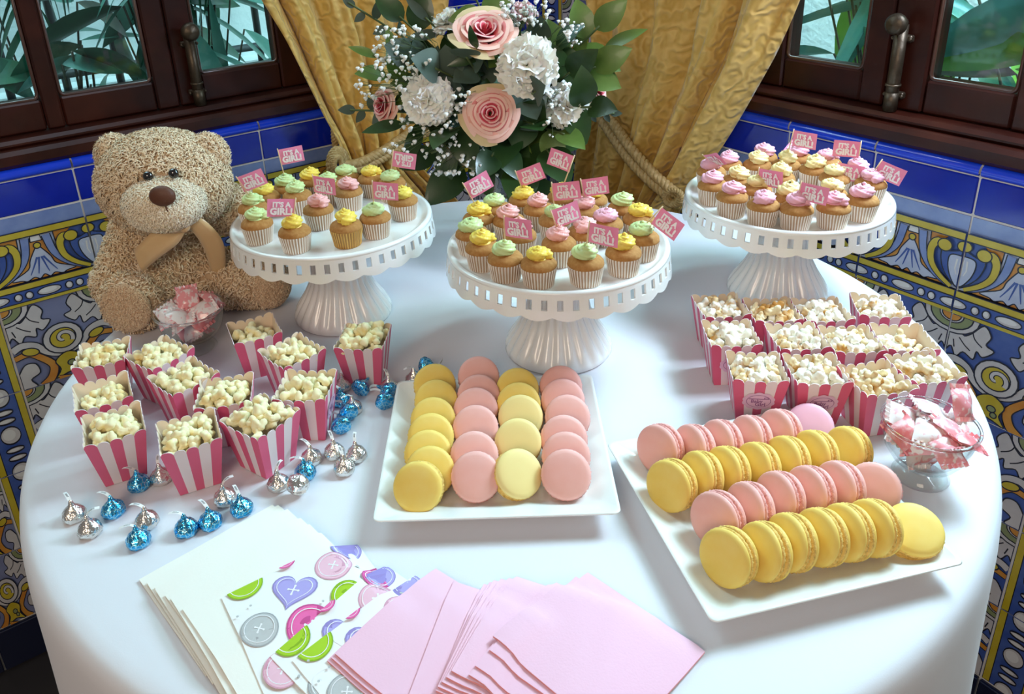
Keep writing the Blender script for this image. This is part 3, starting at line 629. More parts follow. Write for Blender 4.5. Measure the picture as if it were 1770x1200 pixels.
# ================================================================= square plates
def plate_mesh(side):
    m = MB(); h = side / 2; n = 10
    def ring(a, rc, z):
        P = []
        for k, (sx, sy) in enumerate(((1, 1), (-1, 1), (-1, -1), (1, -1))):
            for i in range(n + 1):
                t = PI / 2 * k + PI / 2 * i / n; P.append((sx * (a - rc) + rc * cos(t), sy * (a - rc) + rc * sin(t), z))
        return P
    R = [ring(.004, .002, .0065), ring(h * .66, .012, .0068), ring(h * .70, .012, .0075), ring(h * .86, .010, .0135), ring(h * .97, .007, .0190), ring(h * .995, .006, .0200), ring(h, .006, .0190), ring(h * .98, .006, .0165), ring(h * .80, .010, .0085), ring(h * .70, .012, .0035), ring(h * .64, .012, 0), ring(.004, .002, .0005)]
    k = len(R[0]); vs = [p for r in R for p in r]
    fs = [(i * k + j, i * k + (j + 1) % k, (i + 1) * k + (j + 1) % k, (i + 1) * k + j) for i in range(len(R) - 1) for j in range(k)]
    fs += [tuple(range(k))]; m.add(vs, fs); return m.mesh('plate', ['plate_white'])
PM = plate_mesh(.206)
p1 = obj('square_plate', PM); p1.location = T(-.0005, .6257); p1.rotation_euler.z = -.018; tag(p1, 'square white plate in the middle with four rows of macarons facing the front', 'plate', 'square white plates')
p2 = obj('square_plate', PM); p2.location = T(.224, .533); p2.rotation_euler.z = math.radians(11.9); tag(p2, 'square white plate turned askew on the right with four macaron rows lying sideways', 'plate', 'square white plates')
# ================================================================= macarons
mat('mac_yellow', (.86, .58, .10), .6, noise=(60, (.88, .64, .16), .3, .7)); mat('mac_lemon', (.88, .70, .28), .6); mat('mac_pink', (.86, .42, .36), .6, noise=(60, (.88, .47, .42), .3, .7)); mat('mac_lilac', (.86, .46, .58), .6)
mat('foot_yellow', (.88, .58, .16), .85, bump=(900, .8, .001), noise=(300, (.64, .38, .07), .50, .66)); mat('foot_pink', (.88, .42, .38), .85, bump=(900, .8, .001), noise=(300, (.66, .25, .22), .50, .66))
mat('cream_yellow', (.80, .52, .16), .6); mat('cream_pink', (.80, .34, .34), .6)
MR = .0215
def mac_proto(col, sh):
    o = thing('macaron', '', 'macaron'); foot = 'foot_' + ('pink' if col == 'pink' else 'yellow'); cr = 'cream_' + ('pink' if col == 'pink' else 'yellow')
    sm = MB().lathe([(MR * .97, .0040), (MR, .0052), (MR * .99, .0064), (MR * .93, .0080), (MR * .80, .0089), (MR * .5, .0094), (0, .0096)], 36).mesh('shell', [sh])
    r_ = random.Random(2)
    fm = MB().lathe([(MR * .86, .0011), (MR * .985, .0013), (MR * 1.012, .0026), (MR * .985, .0040), (MR * .90, .0044)], 96, rf=lambda t, i: 1 + .016 * sin(31 * t + i * 2) + .014 * sin(47 * t + i)).mesh('foot', [foot])
    cm = MB().lathe([(0, -.0016), (MR * .86, -.0013), (MR * .87, 0), (MR * .86, .0013), (0, .0016)], 32).mesh('filling', [cr])
    obj('filling', cm, o)
    for k in (0, 1):
        s_ = obj('shell', sm, o); s_.rotation_euler = (PI * k, 0, 0); obj('foot', fm, s_)
    return o
def mac_set(o, face, n, spin=0, top=True):
    n = Vector(n).normalized(); q = n.to_track_quat('Z', 'Y'); o.rotation_euler = q.to_euler(); o.location = Vector(face) - n * (.0096 if top else 0)
MP = {}
def macaron(col, sh, label, group):
    if (col, sh) not in MP: MP[col, sh] = mac_proto(col, sh); protos(); o = MP[col, sh]
    else: o = copy_tree(MP[col, sh])
    return tag(o, label, 'macaron', group)
ZP = lambda x, y: (630 + x / 3.75, 600 + y / 3.75)
cols = [('yellow', 'leftmost yellow row', [(455, 235), (465, 345), (445, 465), (430, 575), (412, 690), (425, 800), (338, 912)]), ('pink', 'left pink row', [(740, 185), (740, 310), (722, 400), (720, 520), (712, 700), (722, 838)]),
        ('yellow', 'second yellow row', [(992, 265), (1000, 365), (1012, 450), (996, 612), (1012, 815)]), ('pink', 'rightmost pink row', [(1272, 250), (1285, 340), (1316, 450), (1292, 590), (1306, 705), (1306, 825)])]
for ci, (col, rown, pts) in enumerate(cols):
    n_ = len(pts)
    for i, (x, y) in enumerate(pts):
        k = n_ - 1 - i; f = i / (n_ - 1); el = math.radians(44 + 2 * (1 - f)); n = Vector((.05 * (ci - 1.5) * -1, -cos(el), sin(el)))
        sh = 'mac_' + col
        if ci == 2 and k == 0: n = Vector((.32, -.62, .72)); sh = 'mac_lemon'
        if ci == 2 and k in (1, 2): sh = 'mac_lemon'
        if ci == 0 and k == 0: n = Vector((-.12, -.80, .60))
        o = macaron(col, sh, f'{col} macaron, {ORD[k]} from the front, {rown} of the middle plate', f'macarons on the middle plate')
        lift = .0285 if k else (.0262 if ci == 0 else .0275)
        mac_set(o, at(*ZP(x, y), lift + .003), n)
Z8 = lambda x, y: (1050 + x / 2.855, 690 + y / 2.855)
rows = [('pink', 'rear pink row', [(262, 243), (425, 246), (560, 222), (705, 200), (850, 168), (1000, 128)]), ('yellow', 'rear yellow row', [(318, 425), (460, 385), (590, 360), (740, 340), (885, 308), (1022, 278), (1150, 255)]),
        ('pink', 'front pink row', [(545, 590), (700, 545), (850, 490), (1000, 462), (1145, 438), (1310, 440)]), ('yellow', 'front yellow row', [(598, 778), (775, 752), (905, 708), (1055, 682), (1182, 658), (1312, 636), (1520, 632)])]
for ri, (col, rown, pts) in enumerate(rows):
    for i, (x, y) in enumerate(pts):
        last = i == len(pts) - 1; az = math.radians(200 + (18 if i == 0 else 0) + random.uniform(-3, 3)); el = math.radians(20)
        n = Vector((cos(az) * cos(el), sin(az) * cos(el), sin(el))); sh = 'mac_' + col
        if last and ri == 3: n = Vector((-.12, -.38, .9))
        if last and ri == 0: n = Vector((-.25, -.62, .75)); sh = 'mac_lilac'
        if last and ri == 2: n = Vector((-.45, -.62, .65))
        o = macaron(col, sh, f'{col} macaron, {ORD[i]} from the left, {rown} on the askew plate', 'macarons on the askew right plate')
        h = .0285 if not last else (.031 if ri == 3 else .0245)
        mac_set(o, at(*Z8(x, y), h), n, top=last)
# ================================================================= popcorn boxes
mat('card_pink', (.70, .115, .215), .55); mat('card_white', (.80, .68, .68), .6); mat('card_inside', (.84, .68, .52), .8); mat('badge_lilac', (.74, .48, .62), .55); mat('badge_ink', (.25, .08, .22), .6)
mat('popcorn_butter', (.93, .83, .52), .75, noise=(70, (.86, .62, .20), .52, .74), sss=.1); mat('popcorn_white', (.93, .88, .76), .75, noise=(75, (.62, .30, .05), .55, .72), sss=.1)
mat('popcorn_caramel', (.90, .76, .48), .65, noise=(60, (.55, .25, .04), .42, .62))
BW, TWD, BH = .0182, .0262, .0515
def box_proto():
    R = thing('popcorn_box', '', 'popcorn box')
    def panel():
        m = MB(); N = 5
        for k in range(N):
            a0, a1 = -1 + 2 * k / N, -1 + 2 * (k + 1) / N; mi = 0 if k % 2 == 0 else 1; out = []
            for i in range(9):
                u = i / 8; a = a0 + (a1 - a0) * u; dip = .0030 * (1 - a * a); zz = BH - dip + .0042 * math.sqrt(max(0, 1 - (2 * u - 1) ** 2)); out.append((a, zz))
            for face, off, mm in ((0, 0, mi), (1, .0007, 2)):
                vs = []
                for a, zz in out:
                    for z in (0, zz):
                        hw = BW + (TWD - BW) * z / BH - off; vs.append((a * hw, -hw, z))
                m.add(vs, [(2 * i, 2 * i + 2, 2 * i + 3, 2 * i + 1) for i in range(8)], mm, False)
            vs = []
            for a, zz in out:
                for off in (0, .0007): hw = BW + (TWD - BW) * zz / BH - off; vs.append((a * hw, -hw, zz))
            m.add(vs, [(2 * i, 2 * i + 2, 2 * i + 3, 2 * i + 1) for i in range(8)], 1, False)
        return m.mesh('panel', ['card_pink', 'card_white', 'card_inside'])
    pm = panel()
    for k in range(4):
        o = obj('panel', pm, R); o.rotation_euler.z = k * PI / 2
    MB().box((0, 0, .0006), (2 * BW, 2 * BW, .001)).build('bottom', ['card_white'], R)
    return R
def badge_mesh():
    m = MB(); n = 48; rx, ry = .0145, .0098
    def oval(s_, y, mi, sc=0): m.add([(0, y, 0)] + [((rx * s_ * (1 + sc * abs(sin(5 * 2 * PI * i / n)))) * cos(2 * PI * i / n), y, (ry * s_ * (1 + sc * 1.6 * abs(sin(5 * 2 * PI * i / n)))) * sin(2 * PI * i / n)) for i in range(n)], [(0, i + 1, (i + 1) % n + 1) for i in range(n)], mi, False)
    oval(1.0, -.0004, 0, .09); oval(.80, -.0005, 1); oval(.76, -.0006, 0)
    m.box((0, -.0007, .0030), (.019, .0001, .0007), 1); m.box((.007, -.0007, .0040), (.004, .0001, .0022), 1); m.box((.007, -.00075, .0040), (.0025, .0001, .0010), 0)
    for txt, sz, x, z in (('Baby', .0058, -.0018, .0000), ('Girl', .0064, .0018, -.0042)):
        me = text_mesh(txt, sz, 'badge_ink', 0, .00012)
        m.add([(v.co.x + x, -.0007, v.co.y + z) for v in me.vertices], [tuple(p.vertices) for p in me.polygons], 1, False)
    return m.mesh('badge', ['badge_lilac', 'badge_ink'])
BADGE = badge_mesh()
def popcorn_mesh(seed, m_):
    r_ = random.Random(seed); L = []
    for k in range(r_.choice((5, 6, 7))):
        d = Vector((r_.gauss(0, 1), r_.gauss(0, 1), r_.gauss(0, .8))).normalized(); L.append((d * r_.uniform(.50, .78), r_.uniform(.26, .50)))
    def fn(d):
        q = .50
        for c, r in L:
            b = d.dot(c); disc = r * r - c.length_squared + b * b
            if disc > 0: q = max(q, b + math.sqrt(disc))
        return q + .03 * sin(9 * d.x + seed) * sin(8 * d.y) + .03 * sin(11 * d.z)
    return MB().ball((0, 0, 0), .0088, 0, 22, 15, None, fn).mesh('popcorn', [m_])
PC = {k: [popcorn_mesh(s_ + 10 * j, m_) for s_ in range(5)] for j, (k, m_) in enumerate((('butter', 'popcorn_butter'), ('white', 'popcorn_white'), ('caramel', 'popcorn_caramel')))}
BOX = [  # opening centre in the photo, yaw, popcorn, badge side, label
 (177, 612, 14, 'butter', None, 'striped popcorn box at the far left in front of the bear, rearmost of three'),
 (275, 612, -35, 'butter', None, 'striped popcorn box standing cornerwise right below the small candy bowl'),
 (317, 652, -42, 'butter', None, 'striped popcorn box standing cornerwise in the middle of the left cluster'),
 (389, 678, 10, 'butter', None, 'striped popcorn box behind the two frontmost boxes of the left cluster'),
 (177, 679, 27, 'butter', None, 'striped popcorn box at the left table edge, second of three front to back'),
 (196, 735, 26, 'butter', None, 'frontmost striped popcorn box at the left table edge above the foil chocolates'),
 (326, 748, 24, 'butter', None, 'striped popcorn box in the front between the blue foil chocolates'),
 (450, 722, -35, 'butter', None, 'heaped striped popcorn box standing cornerwise behind the silver chocolates'),
 (528, 668, -4, 'butter', 1, 'striped popcorn box with a badge on its side next to the blue chocolates'),
 (504, 608, -46, 'butter', None, 'striped popcorn box standing cornerwise in front of the left cake stand'),
 (439, 570, 25, 'butter', None, 'half empty striped popcorn box between the bear foot and the left cake stand'),
 (628, 584, -6, 'butter', None, 'heaped striped popcorn box standing alone beside the left cake stand foot'),
 (1246, 530, 3, 'white', None, 'striped popcorn box at the rear left corner of the right cluster'),
 (1340, 537, -2, 'caramel', None, 'striped popcorn box with caramel popcorn at the rear below the right cake stand'),
 (1415, 537, 0, 'white', None, 'rear striped popcorn box in the middle of the right cluster'),
 (1520, 530, -12, 'white', None, 'striped popcorn box standing apart by the right table edge'),
 (1263, 578, -3, 'white', 0, 'striped popcorn box at the left of the right cluster with a half hidden badge'),
 (1377, 583, 0, 'white', None, 'striped popcorn box in the centre of the right cluster'),
 (1472, 588, -2, 'white', None, 'striped popcorn box in the second row of the right cluster near its right end'),
 (1561, 585, -6, 'white', None, 'half empty striped popcorn box at the right end of the second row'),
 (1307, 636, -8, 'white', 0, 'striped popcorn box with an oval badge, front left of the right cluster'),
 (1413, 640, -3, 'white', 0, 'striped popcorn box with an oval badge behind the rear macaron row'),
 (1513, 655, 8, 'caramel', None, 'striped popcorn box directly left of the large candy bowl'),
 (1597, 636, 10, 'caramel', None, 'striped popcorn box with caramel popcorn behind the large candy bowl')]
bx0 = box_proto(); protos(); rnd = random.Random(11); BP = []
for i, (px, py, yw, kind, badge, lab) in enumerate(BOX):
    p = at(px, py, BH); BP.append(Vector((p.x, p.y)))
for _ in range(40):
    for i in range(len(BP)):
        for j in range(i):
            d = BP[i] - BP[j]; l = d.length; mn = .0535 if abs(BOX[i][2]) < 25 and abs(BOX[j][2]) < 25 else .056
            if l < mn: e = d / l * (mn - l) * .5; BP[i] += e; BP[j] -= e
order = sorted(range(len(BOX)), key=lambda i: BP[i].y); single = set(order[:13]); stuffm = MB()
for i, (px, py, yw, kind, badge, lab) in enumerate(BOX):
    o = bx0 if i == 0 else copy_tree(bx0); tag(o, lab, 'popcorn box', 'striped popcorn boxes')
    pos = T(BP[i].x, BP[i].y, .0003); ya = math.radians(yw); o.location = pos; o.rotation_euler.z = ya
    if badge is not None:
        b = obj('badge', BADGE, o); a = badge * PI / 2; hw = BW + (TWD - BW) * .55; b.matrix_local = Matrix.Rotation(a, 4, 'Z') @ Matrix.Translation((0, -hw - .0003, BH * .55)) @ Matrix.Rotation(math.atan((TWD - BW) / BH), 4, 'X')
        tag(b, 'oval scalloped badge with lettering')
    low = .010 if i in (10, 19, 4) else .004
    full = .006 if i in (7, 11) else 0
    K = [(x, y, 0) for x in (-1, 0, 1) for y in (-1, 0, 1)] + [(x, y, .9) for x in (-.9, -.3, .3, .9) for y in (-.75, 0, .75)] + [(rnd.uniform(-.5, .5), rnd.uniform(-.5, .5), 1.8) for _ in range(2)]
    for x, y, l in K:
        zz = BH - .0050 - low + full + l * .0065 + rnd.uniform(-.001, .0015); hw = (BW + (TWD - BW) * min(zz, BH) / BH) - .0098
        if i in (10, 19) and l > 0 and (x > .3): continue
        q = Vector((x * hw + rnd.uniform(-.0012, .0012), y * hw + rnd.uniform(-.0012, .0012), zz)); q.rotate(Matrix.Rotation(ya, 3, 'Z')); q += pos
        kk = kind if rnd.random() < .72 or kind == 'butter' else ('white' if kind == 'caramel' else 'caramel')
        me = rnd.choice(PC[kk]); s_ = rnd.uniform(.80, 1.05); R = Matrix.Rotation(rnd.uniform(0, 6.28), 3, 'Z') @ Matrix.Rotation(rnd.uniform(-1, 1), 3, 'X')
        if i in single:
            c = obj('popcorn_piece', me); c.location = q; c.rotation_euler = R.to_euler(); c.scale = (s_,) * 3
            sl = ' '.join((lab[8:] if lab.startswith('striped ') else lab.replace('striped ', '')).split()[:12]).rstrip(','); tag(c, 'popped piece in the ' + sl, 'popcorn', f'popped pieces in the {sl}')
        else:
            mi = ('butter', 'white', 'caramel').index(kk); stuffm.add([q + R @ (v.co * s_) for v in me.vertices], [tuple(f.vertices) for f in me.polygons], mi)
o = stuffm.build('popcorn', ['popcorn_butter', 'popcorn_white', 'popcorn_caramel']); tag(o, 'popcorn filling the boxes farther back on the table', 'popcorn', kind='stuff')
# ================================================================= candy bowls
gm = bpy.data.materials.new('clear_glass'); gm.use_nodes = True; g_ = gm.node_tree.nodes['Principled BSDF']; g_.inputs['Transmission Weight'].default_value = 1; g_.inputs['Roughness'].default_value = 0; g_.inputs['IOR'].default_value = 1.35; g_.inputs['Base Color'].default_value = (.96, .98, .97, 1); M['clear_glass'] = gm
thin_glass('bowl_glass', (.95, .97, .96))
mat('wrap_pink', (.87, .33, .36), .28, coat=.4, noise=(160, (.95, .80, .80), .50, .60)); mat('wrap_clear', (.93, .85, .85), .25, coat=.5, noise=(150, (.90, .48, .50), .52, .62)); mat('wrap_rose', (.82, .20, .22), .3, coat=.4, noise=(120, (.93, .60, .60), .45, .65))
def bowl(name, label, p, sc, zs):
    o = thing(name, label, 'bowl', p, 0, 'glass candy bowls')
    b = MB(); b.lathe([(0, .012), (.016, .0125), (.030, .018), (.0385, .029), (.0425, .042), (.0445, .0525)], 56); b.lathe([(.0425, .0525), (.0405, .042), (.0365, .030), (.028, .0205), (.014, .0155), (0, .015)], 56)
    b.build('basin', ['bowl_glass'], o)
    MB().lathe([(.0445 + .0016 * cos(a), .0530 + .0016 * sin(a)) for a in [2 * PI * k / 10 for k in range(10)]], 56, close=True).build('rim', ['clear_glass'], o)
    MB().lathe([(.012, .0125), (.020, .010), (.026, .004), (.0275, .0015), (.0265, 0), (.020, .0005), (.010, .004), (0, .005)], 48).build('foot', ['bowl_glass'], o); o.scale = (sc, sc, sc * zs); return o
B1 = at(340, 601); B2 = at(1590, 822)
bowl('candy_bowl', 'small footed glass bowl of pink candies in front of the teddy bear', B1, .90, 1.12); bowl('candy_bowl', 'large footed glass bowl of pink candies at the right table edge', B2, .86, 1.24)
def candy_mesh(m_, seed):
    r_ = random.Random(seed); m = MB(); n = 10; L, Wd = .0125, .0125; ph = r_.uniform(0, 6)
    def prof(u): return max(.04, (1 - abs(u) ** 3)) 
    for sg in (1, -1):
        m.grid(lambda a, b: (Wd * (2 * a - 1), L * (2 * b - 1), sg * .0052 * max(0, (1 - abs(2 * a - 1) ** 2.2)) * max(0, (1 - abs(2 * b - 1) ** 2.5)) + .0008 * sin(7 * a + ph) * cos(9 * b + ph)), n, n)
    return m.mesh('wrapper', [m_])
def crimp_mesh(m_):
    return MB().grid(lambda a, b: (.0128 * (2 * a - 1), .0125 + .0040 * b, .0011 * sin(a * 34)), 34, 1, smooth=False).mesh('crimped_end', [m_])
CM = {m_: [candy_mesh(m_, s_) for s_ in range(3)] for m_ in ('wrap_pink', 'wrap_clear', 'wrap_rose')}; CE = {m_: crimp_mesh(m_) for m_ in CM}
def candies(B, nm, spots, seed, k=.9):
    r_ = random.Random(seed); P = [(B + Vector((s_[0] * .92, s_[1] * .92, s_[2] * 1.0)), s_) for s_ in spots]
    order_ = {id(s_): r for r, (_, s_) in enumerate(sorted(P, key=lambda q: scr(q[0])[0]))}
    for p, s_ in P:
        m_ = ('wrap_pink', 'wrap_clear', 'wrap_rose')[s_[5]]; o = thing('wrapped_candy', '', 'candy', p, 0, f'wrapped candies in the {nm} bowl'); o.rotation_euler = (s_[3], s_[4], s_[6] if len(s_) > 6 else r_.uniform(0, 6.28)); o.scale = (.98,) * 3
        tone = ('pink', 'white-and-pink', 'deep pink')[s_[5]]; tag(o, f'{tone} wrapped candy, {ORD[order_[id(s_)]]} from the left in the {nm} glass bowl')
        obj('wrapper', r_.choice(CM[m_]), o)
        for k in (0, 1): e = obj('crimped_end', CE[m_], o); e.rotation_euler.z = PI * k
def fill(seed, tops):
    r_ = random.Random(seed); L = []
    for k in range(4): L.append((.010 * cos(k * 1.57 + .3), .010 * sin(k * 1.57 + .3), .030, r_.uniform(.5, 1.2), r_.uniform(-.5, .5), r_.randrange(3)))
    for k in range(8): L.append((.0235 * cos(k * .785), .0235 * sin(k * .785), .0475, r_.uniform(.2, .8), r_.uniform(-.4, .4), r_.randrange(3)))
    return L + tops
candies(B1, 'small', fill(1, [(-.022, -.012, .054, .35, -.35, 1, .6), (-.004, -.022, .055, .45, .1, 1, 1.2), (.022, -.010, .056, .35, .35, 1, -.9), (.000, .004, .066, .75, 0, 0, .35), (.026, .012, .060, .3, .45, 0, .9), (-.016, .016, .058, .3, -.3, 0, -.4)]), 4)
candies(B2, 'large', fill(2, [(-.020, .010, .057, .30, -.3, 1, 1.1), (-.026, -.006, .052, .45, -.5, 2, .2), (-.008, -.014, .056, .35, .2, 1, -.5), (.012, -.010, .058, .4, .25, 0, .7), (.006, .014, .062, .4, .1, 1, 1.4), (.034, .012, .068, .95, .30, 0, .3), (.022, -.022, .052, .4, .3, 2, 1.2), (.000, -.030, .050, .5, 0, 0, .1)]), 6)
# ================================================================= foil chocolates
def foil(name, col, print_):
    m = mat(name, col, .22, metal=1.0, bump=(220, .75, .0022))
    if print_:
        nt = m.node_tree; p = nt.nodes['Principled BSDF']; tc = nt.nodes.new('ShaderNodeTexCoord'); v = nt.nodes.new('ShaderNodeTexVoronoi'); v.inputs['Scale'].default_value = 230
        v.feature = 'DISTANCE_TO_EDGE'; r = nt.nodes.new('ShaderNodeValToRGB'); r.color_ramp.elements[0].position = .05; r.color_ramp.elements[1].position = .11
        r.color_ramp.elements[0].color = (.35, .72, .88, 1); r.color_ramp.elements[1].color = (*col, 1)
        nt.links.new(tc.outputs['Object'], v.inputs['Vector']); nt.links.new(v.outputs['Distance'], r.inputs['Fac']); nt.links.new(r.outputs['Color'], p.inputs['Base Color'])
foil('foil_blue', (.05, .42, .80), True); foil('foil_silver', (.82, .80, .76), False); mat('strip_paper', (.85, .85, .84), .6); mat('strip_ink', (.18, .18, .2), .6)
def kiss_proto(m_):
    r_ = random.Random(len(m_)); o = thing('foil_chocolate', '', 'chocolate')
    def rf(t, i): return 1 + .035 * sin(5 * t + i * .7) + .03 * sin(11 * t - i * 1.3)
    MB().lathe([(0, 0), (.0078, 0), (.0098, .0016), (.0104, .0042), (.0099, .0070), (.0082, .0100), (.0058, .0124), (.0036, .0144), (.0024, .0165), (.0019, .0185), (.0011, .0205), (0, .0210)], 28, rf=rf).build('foil_wrap', [m_], o)
    s_ = MB(); P = catmull([(0, 0, .0200), (.003, .001, .0225), (.007, .002, .0235), (.0115, .003, .0225)], 5)
    for k, p in enumerate(P): s_.v += [(p.x, p.y - .0016, p.z), (p.x, p.y + .0016, p.z + .0003)]
    for k in range(len(P) - 1): s_.f.append((2 * k, 2 * k + 2, 2 * k + 3, 2 * k + 1)); s_.m.append(0); s_.sm.append(True)
    for k in range(6):
        p = P[5 + k]; q = P[6 + k]; s_.add([(p.x, p.y - .0009, p.z + .0002), (p.x * .5 + q.x * .5, p.y - .0007, (p.z + q.z) / 2 + .0002), (p.x * .5 + q.x * .5, p.y + .0009, (p.z + q.z) / 2 + .0005), (p.x, p.y + .0009, p.z + .0005)], [(0, 1, 2, 3)], 1, False)
    s_.build('paper_strip', ['strip_paper', 'strip_ink'], o); return o
KS = [('silver', 126, 882, 120, 0, 'front left'), ('silver', 153, 908, 20, 0, 'front left'), ('blue', 194, 874, 150, 0, 'front left'), ('silver', 252, 893, 160, 0, 'front left'), ('blue', 237, 926, 190, 0, 'front left'), ('blue', 320, 906, 170, 0, 'front left'), ('blue', 362, 894, 125, 0, 'front left'), ('blue', 416, 871, 110, 0, 'front left'), ('silver', 387, 854, 30, 0, 'front left'), ('blue', 239, 829, 160, 0, 'front left'), ('silver', 276, 818, 90, 0, 'front left'),
      ('silver', 480, 829, 60, 0, 'beside'), ('silver', 517, 834, 0, 1, 'beside'), ('blue', 526, 810, 170, 0, 'beside'), ('silver', 537, 785, 130, 0, 'beside'), ('silver', 577, 775, 100, 0, 'beside'), ('silver', 615, 779, 80, 0, 'beside'), ('silver', 594, 802, 100, 0, 'beside'), ('blue', 592, 742, 200, 1, 'beside'), ('blue', 606, 718, 210, 1, 'beside'), ('silver', 609, 700, 200, 0, 'beside'), ('blue', 613, 678, 150, 1, 'beside'), ('blue', 594, 684, 150, 0, 'beside'),
      ('silver', 591, 660, 60, 0, 'beside'), ('silver', 672, 664, 100, 0, 'plate'), ('blue', 678, 682, 240, 1, 'plate'), ('blue', 668, 699, 200, 1, 'plate'), ('blue', 727, 636, 70, 1, 'plate'), ('silver', 717, 648, 200, 0, 'plate')]
WH = {'front left': 'above the white napkins', 'beside': 'between popcorn boxes and middle plate', 'plate': 'behind the middle plate corner'}
kp = {c: kiss_proto('foil_' + c) for c in ('blue', 'silver')}; protos(); used = set(); KP = [at(x, y, .0095) for _, x, y, *_ in KS]
for _ in range(30):
    for i in range(len(KP)):
        for j in range(i):
            d = KP[i] - KP[j]; d.z = 0
            if d.length < .0195: e = d.normalized() * (.0195 - d.length) * .5; KP[i] += e; KP[j] -= e
for i, (c, x, y, yaw, tip, wh) in enumerate(KS):
    o = kp[c] if c not in used else copy_tree(kp[c]); used.add(c)
    r = sorted(q[1] for q in KS if q[0] == c and q[5] == wh).index(x)
    n_ = sum(1 for q in KS if q[0] == c and q[5] == wh)
    tag(o, (f'{c} foil chocolate drop, {ORD[r]} {c} one from the left {WH[wh]}' if n_ > 1 else f'the only {c} foil chocolate drop {WH[wh]}'), 'chocolate', 'foil chocolate drops')
    o.location = T(KP[i].x, KP[i].y, .0104 * .95 if tip else .0002); a = math.radians(yaw); o.rotation_euler = (0, 0, a) if not tip else (1.35, 0, a); o.scale = (.98,) * 3
# ================================================================= napkins
mat('napkin_white', (.88, .85, .78), .9, bump=(500, .15, .0005)); mat('napkin_print', (.88, .87, .86), .9); mat('napkin_pink', (.88, .53, .66), .9, bump=(600, .2, .0005)); mat('napkin_pink_edge', (.85, .38, .40), .9)
for n_, c in (('lilac', (.42, .36, .72)), ('lilac_d', (.30, .24, .55)), ('green', (.38, .60, .02)), ('green_d', (.24, .42, .01)), ('hot', (.82, .14, .40)), ('hot_d', (.58, .07, .26)), ('rose', (.84, .50, .60)), ('rose_d', (.65, .32, .42)), ('grey', (.52, .52, .52)), ('grey_d', (.36, .36, .37)), ('thread', (.88, .86, .88))): mat('print_' + n_, c, .85)
PRN = ['print_' + n_ for n_ in ('lilac', 'lilac_d', 'green', 'green_d', 'hot', 'hot_d', 'rose', 'rose_d', 'grey', 'grey_d', 'thread')]; PRI = {n_[6:]: i for i, n_ in enumerate(PRN)}
NAP = []
def cover(x, y, upto):
    z = 0
    for (c, ex, ey, sd, th) in NAP[:upto]:
        d = Vector((x, y)) - c; a = abs(d.dot(ex)) - sd / 2; b = abs(d.dot(ey)) - sd / 2; e = max(a, b); z += th * min(1, max(0, (.010 - e) / .010))
    return z
def napkin(name, label, group, top, ang, side, m_, edge, th=.0010, wave=0):
    """top = the far corner in the photo; ang = direction of the edge running down to the left"""
    p = at(*top, .006); a = math.radians(ang); e1 = Vector((cos(a), sin(a))); e2 = Vector((-e1.y, e1.x)); k = len(NAP)
    c = Vector((p.x, p.y)) + (e1 + e2) * side / 2; NAP.append((c, e1, e2, side, th)); n = 16; mb = MB(); r_ = random.Random(k)
    def zt(x, y): return cover(x, y, k) + .0004 + .0006 * wave * sin(60 * x + k) * cos(50 * y)
    def pt(u, v, ins, zz):
        q = c + e1 * (u - .5) * (side - ins) + e2 * (v - .5) * (side - ins); return (q.x, q.y, TZ + zt(q.x, q.y) + zz)
    mb.grid(lambda u, v: pt(u, v, 0, th), n, n, 0)
    L = [(0, th), (.0006, th * .82), (0, th * .72), (.0006, th * .52), (0, th * .45), (.0006, th * .25), (0, 0)]
    bd = [(i / n, 0) for i in range(n)] + [(1, i / n) for i in range(n)] + [(1 - i / n, 1) for i in range(n)] + [(0, 1 - i / n) for i in range(n)]; q = len(bd)
    mb.add([pt(u, v, i_, z_) for i_, z_ in L for u, v in bd], [(r * q + j, r * q + (j + 1) % q, (r + 1) * q + (j + 1) % q, (r + 1) * q + j) for r in range(len(L) - 1) for j in range(q)], 1, False)
    o = mb.build(name, [m_, edge]); tag(o, label, 'napkin', group); return o, k
WN = [((470, 866), -138), ((480, 868), -136), ((486, 875), -139), ((497, 880), -137), ((505, 890), -139.5), ((520, 897), -138), ((536, 909), -140.5), ((556, 923), -139)]
for i, (t_, a_) in enumerate(WN): napkin('paper_napkin', f'plain white paper napkin, {ORD[i]} from the left in the white fan' if i < len(WN) - 1 else 'uppermost plain white paper napkin, lying right under the button-print napkins', 'plain white napkins', t_, a_, .119, 'napkin_white', 'napkin_white', .0016, .8)
def clipsq(P, h):
    for ax in (0, 1):
        for sg in (1, -1):
            out = []
            for i in range(len(P)):
                a, b = P[i - 1], P[i]; da = h - sg * a[ax]; db = h - sg * b[ax]
                if (da >= 0) != (db >= 0): t = da / (da - db); out.append((a[0] + (b[0] - a[0]) * t, a[1] + (b[1] - a[1]) * t))
                if db >= 0: out.append(b)
            P = out
    return P
